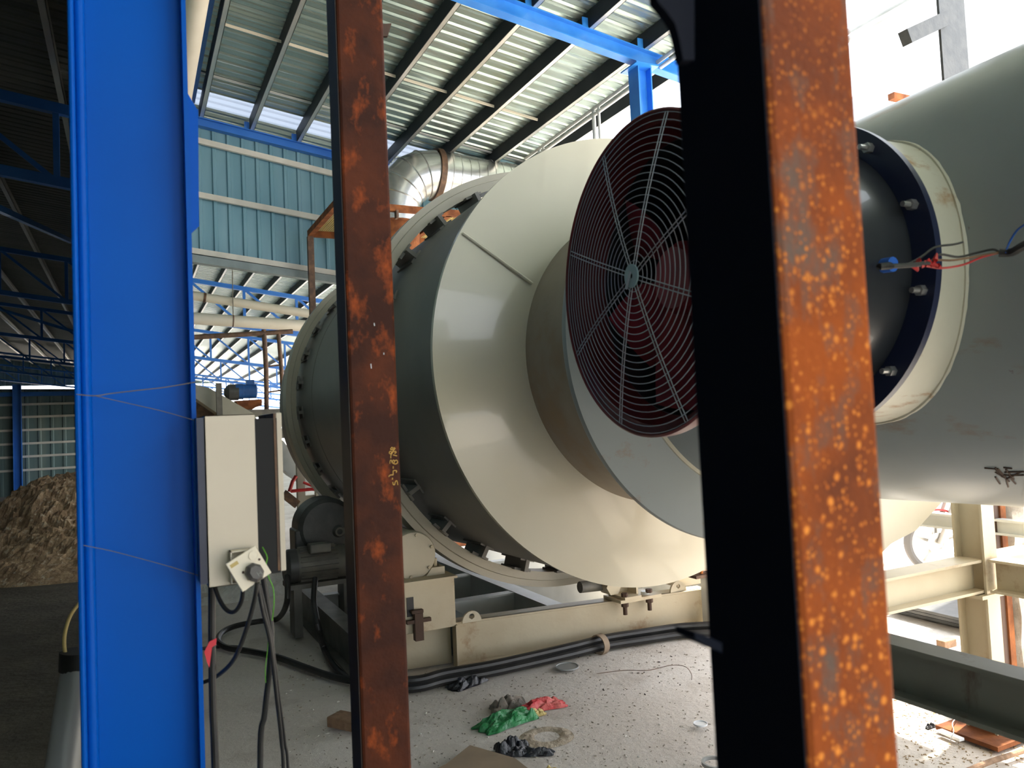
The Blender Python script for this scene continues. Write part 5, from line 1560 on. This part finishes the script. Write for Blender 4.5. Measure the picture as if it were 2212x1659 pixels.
# rusty channel and mortar crusted pier at the right edge
q0 = Zf(2185, 1500, 0.0)
qa = on(2160, 1300, Y=q0.y); qb = on(2183, 1300, Y=q0.y)
rc2 = thing('rusty_post', (qa.x, q0.y, 0), 'tall narrow rusty channel post at the right edge beside the mortar-crusted pier', 'post')
XA, XB = qa.x, qb.x
YQ = q0.y
MB().box((XA, YQ, 0), (XA + (XB - XA) * 0.5, YQ + 0.1, 1.45)).build('web', M['rustbolt'], rc2)
MB().box((XA + (XB - XA) * 0.5, YQ - 0.01, 0), (XB, YQ + 0.1, 1.45)).build('flange', M['orange'] if False else M['rust_plate'], rc2)
b = MB()
NZ = 40
for j in range(NZ + 1):
    z = 1.5 * j / NZ
    for k in range(16):
        a = 2 * PI * k / 16
        r = 0.13 + 0.05 * noise.noise(Vector((math.cos(a) * 2, math.sin(a) * 2, z * 6)))
        b.v.append(Vector((XB + 0.14 + r * math.cos(a), YQ + 0.08 + r * math.sin(a), z)))
for j in range(NZ):
    for k in range(16):
        b.f.append((j * 16 + k, j * 16 + (k + 1) % 16, (j + 1) * 16 + (k + 1) % 16, (j + 1) * 16 + k))
        b.sm.append(True)
b.f.append(tuple(NZ * 16 + k for k in range(16)))
b.sm.append(False)
tag(b.build('mortar_pier', M['plaster']), 'rough pier crusted with pale mortar at the right edge', 'pier')

# overhead outside: posts against the sky
WQ = 6.0
tp = thing('gantry_post', on(2062, 100, W=WQ) * 1.0, 'tall dark steel post with a side arm against the sky at upper right', 'post')
w0 = on(2030, 90, W=WQ); w1 = on(2088, 90, W=WQ); w2 = on(2122, 90, W=WQ)
YY = w0.y
xa2, xb2_ = on(2034, 90, Y=YY).x, on(2089, 90, Y=YY).x
MB().box((xa2, YY, 0), (xb2_, YY + 0.02, 7.5)).build('dark_face', M['darkgear'], tp)
xc2 = on(2122, 90, Y=YY + 0.01).x
MB().box((xb2_, YY + 0.005, 0), (xc2, YY + 0.18, 7.5)).build('grey_face', M['pipe_grey'], tp)
a = on(2040, 42, Y=YY); c_ = on(1955, 82, Y=YY)
MB().bar(a, c_, 0.08, 0.11).build('side_arm', M['darkgear'], tp)
# corrugated silo and round tank behind
sl = on(1990, 100, W=14.0)
b = MB()
prof = []
z = 0
while z < 9:
    prof += [(z, 1.30), (z + 0.12, 1.34)]
    z += 0.24
b.lathe((sl.x + 0.6, sl.y, 0), (0, 0, 1), prof + [(9.2, 0)], 64)
tag(b.build('corrugated_silo', M['white']), 'pale corrugated silo washed out against the sky at upper right', 'silo')
dm = on(1900, 205, W=11.0)
dt = thing('round_tank', (dm.x, dm.y, 0), 'washed-out white round-topped tank behind the furnace at upper right', 'tank')
MB().lathe((dm.x, dm.y, 0), (0, 0, 1), [(0, 0.4), (dm.z - 0.1, 0.4), (dm.z, 0.38), (dm.z + 0.18, 0.32), (dm.z + 0.30, 0.18), (dm.z + 0.34, 0)], 48).build('tank_body', M['white'], dt)
q = on(1950, 208, W=8.5)
ch = thing('rusty_crosshead', (q.x, q.y, 0), 'small rusty T-headed bracket on a pale pole peeping over the furnace top', 'bracket')
MB().box((q.x - 0.14, q.y, q.z - 0.04), (q.x + 0.14, q.y + 0.08, q.z + 0.03)).build('cross_head', M['rust_plate'], ch)
MB().tube([(q.x, q.y + 0.04, 0), (q.x, q.y + 0.04, q.z - 0.04)], 0.02, 10).build('pole', M['white'], ch)
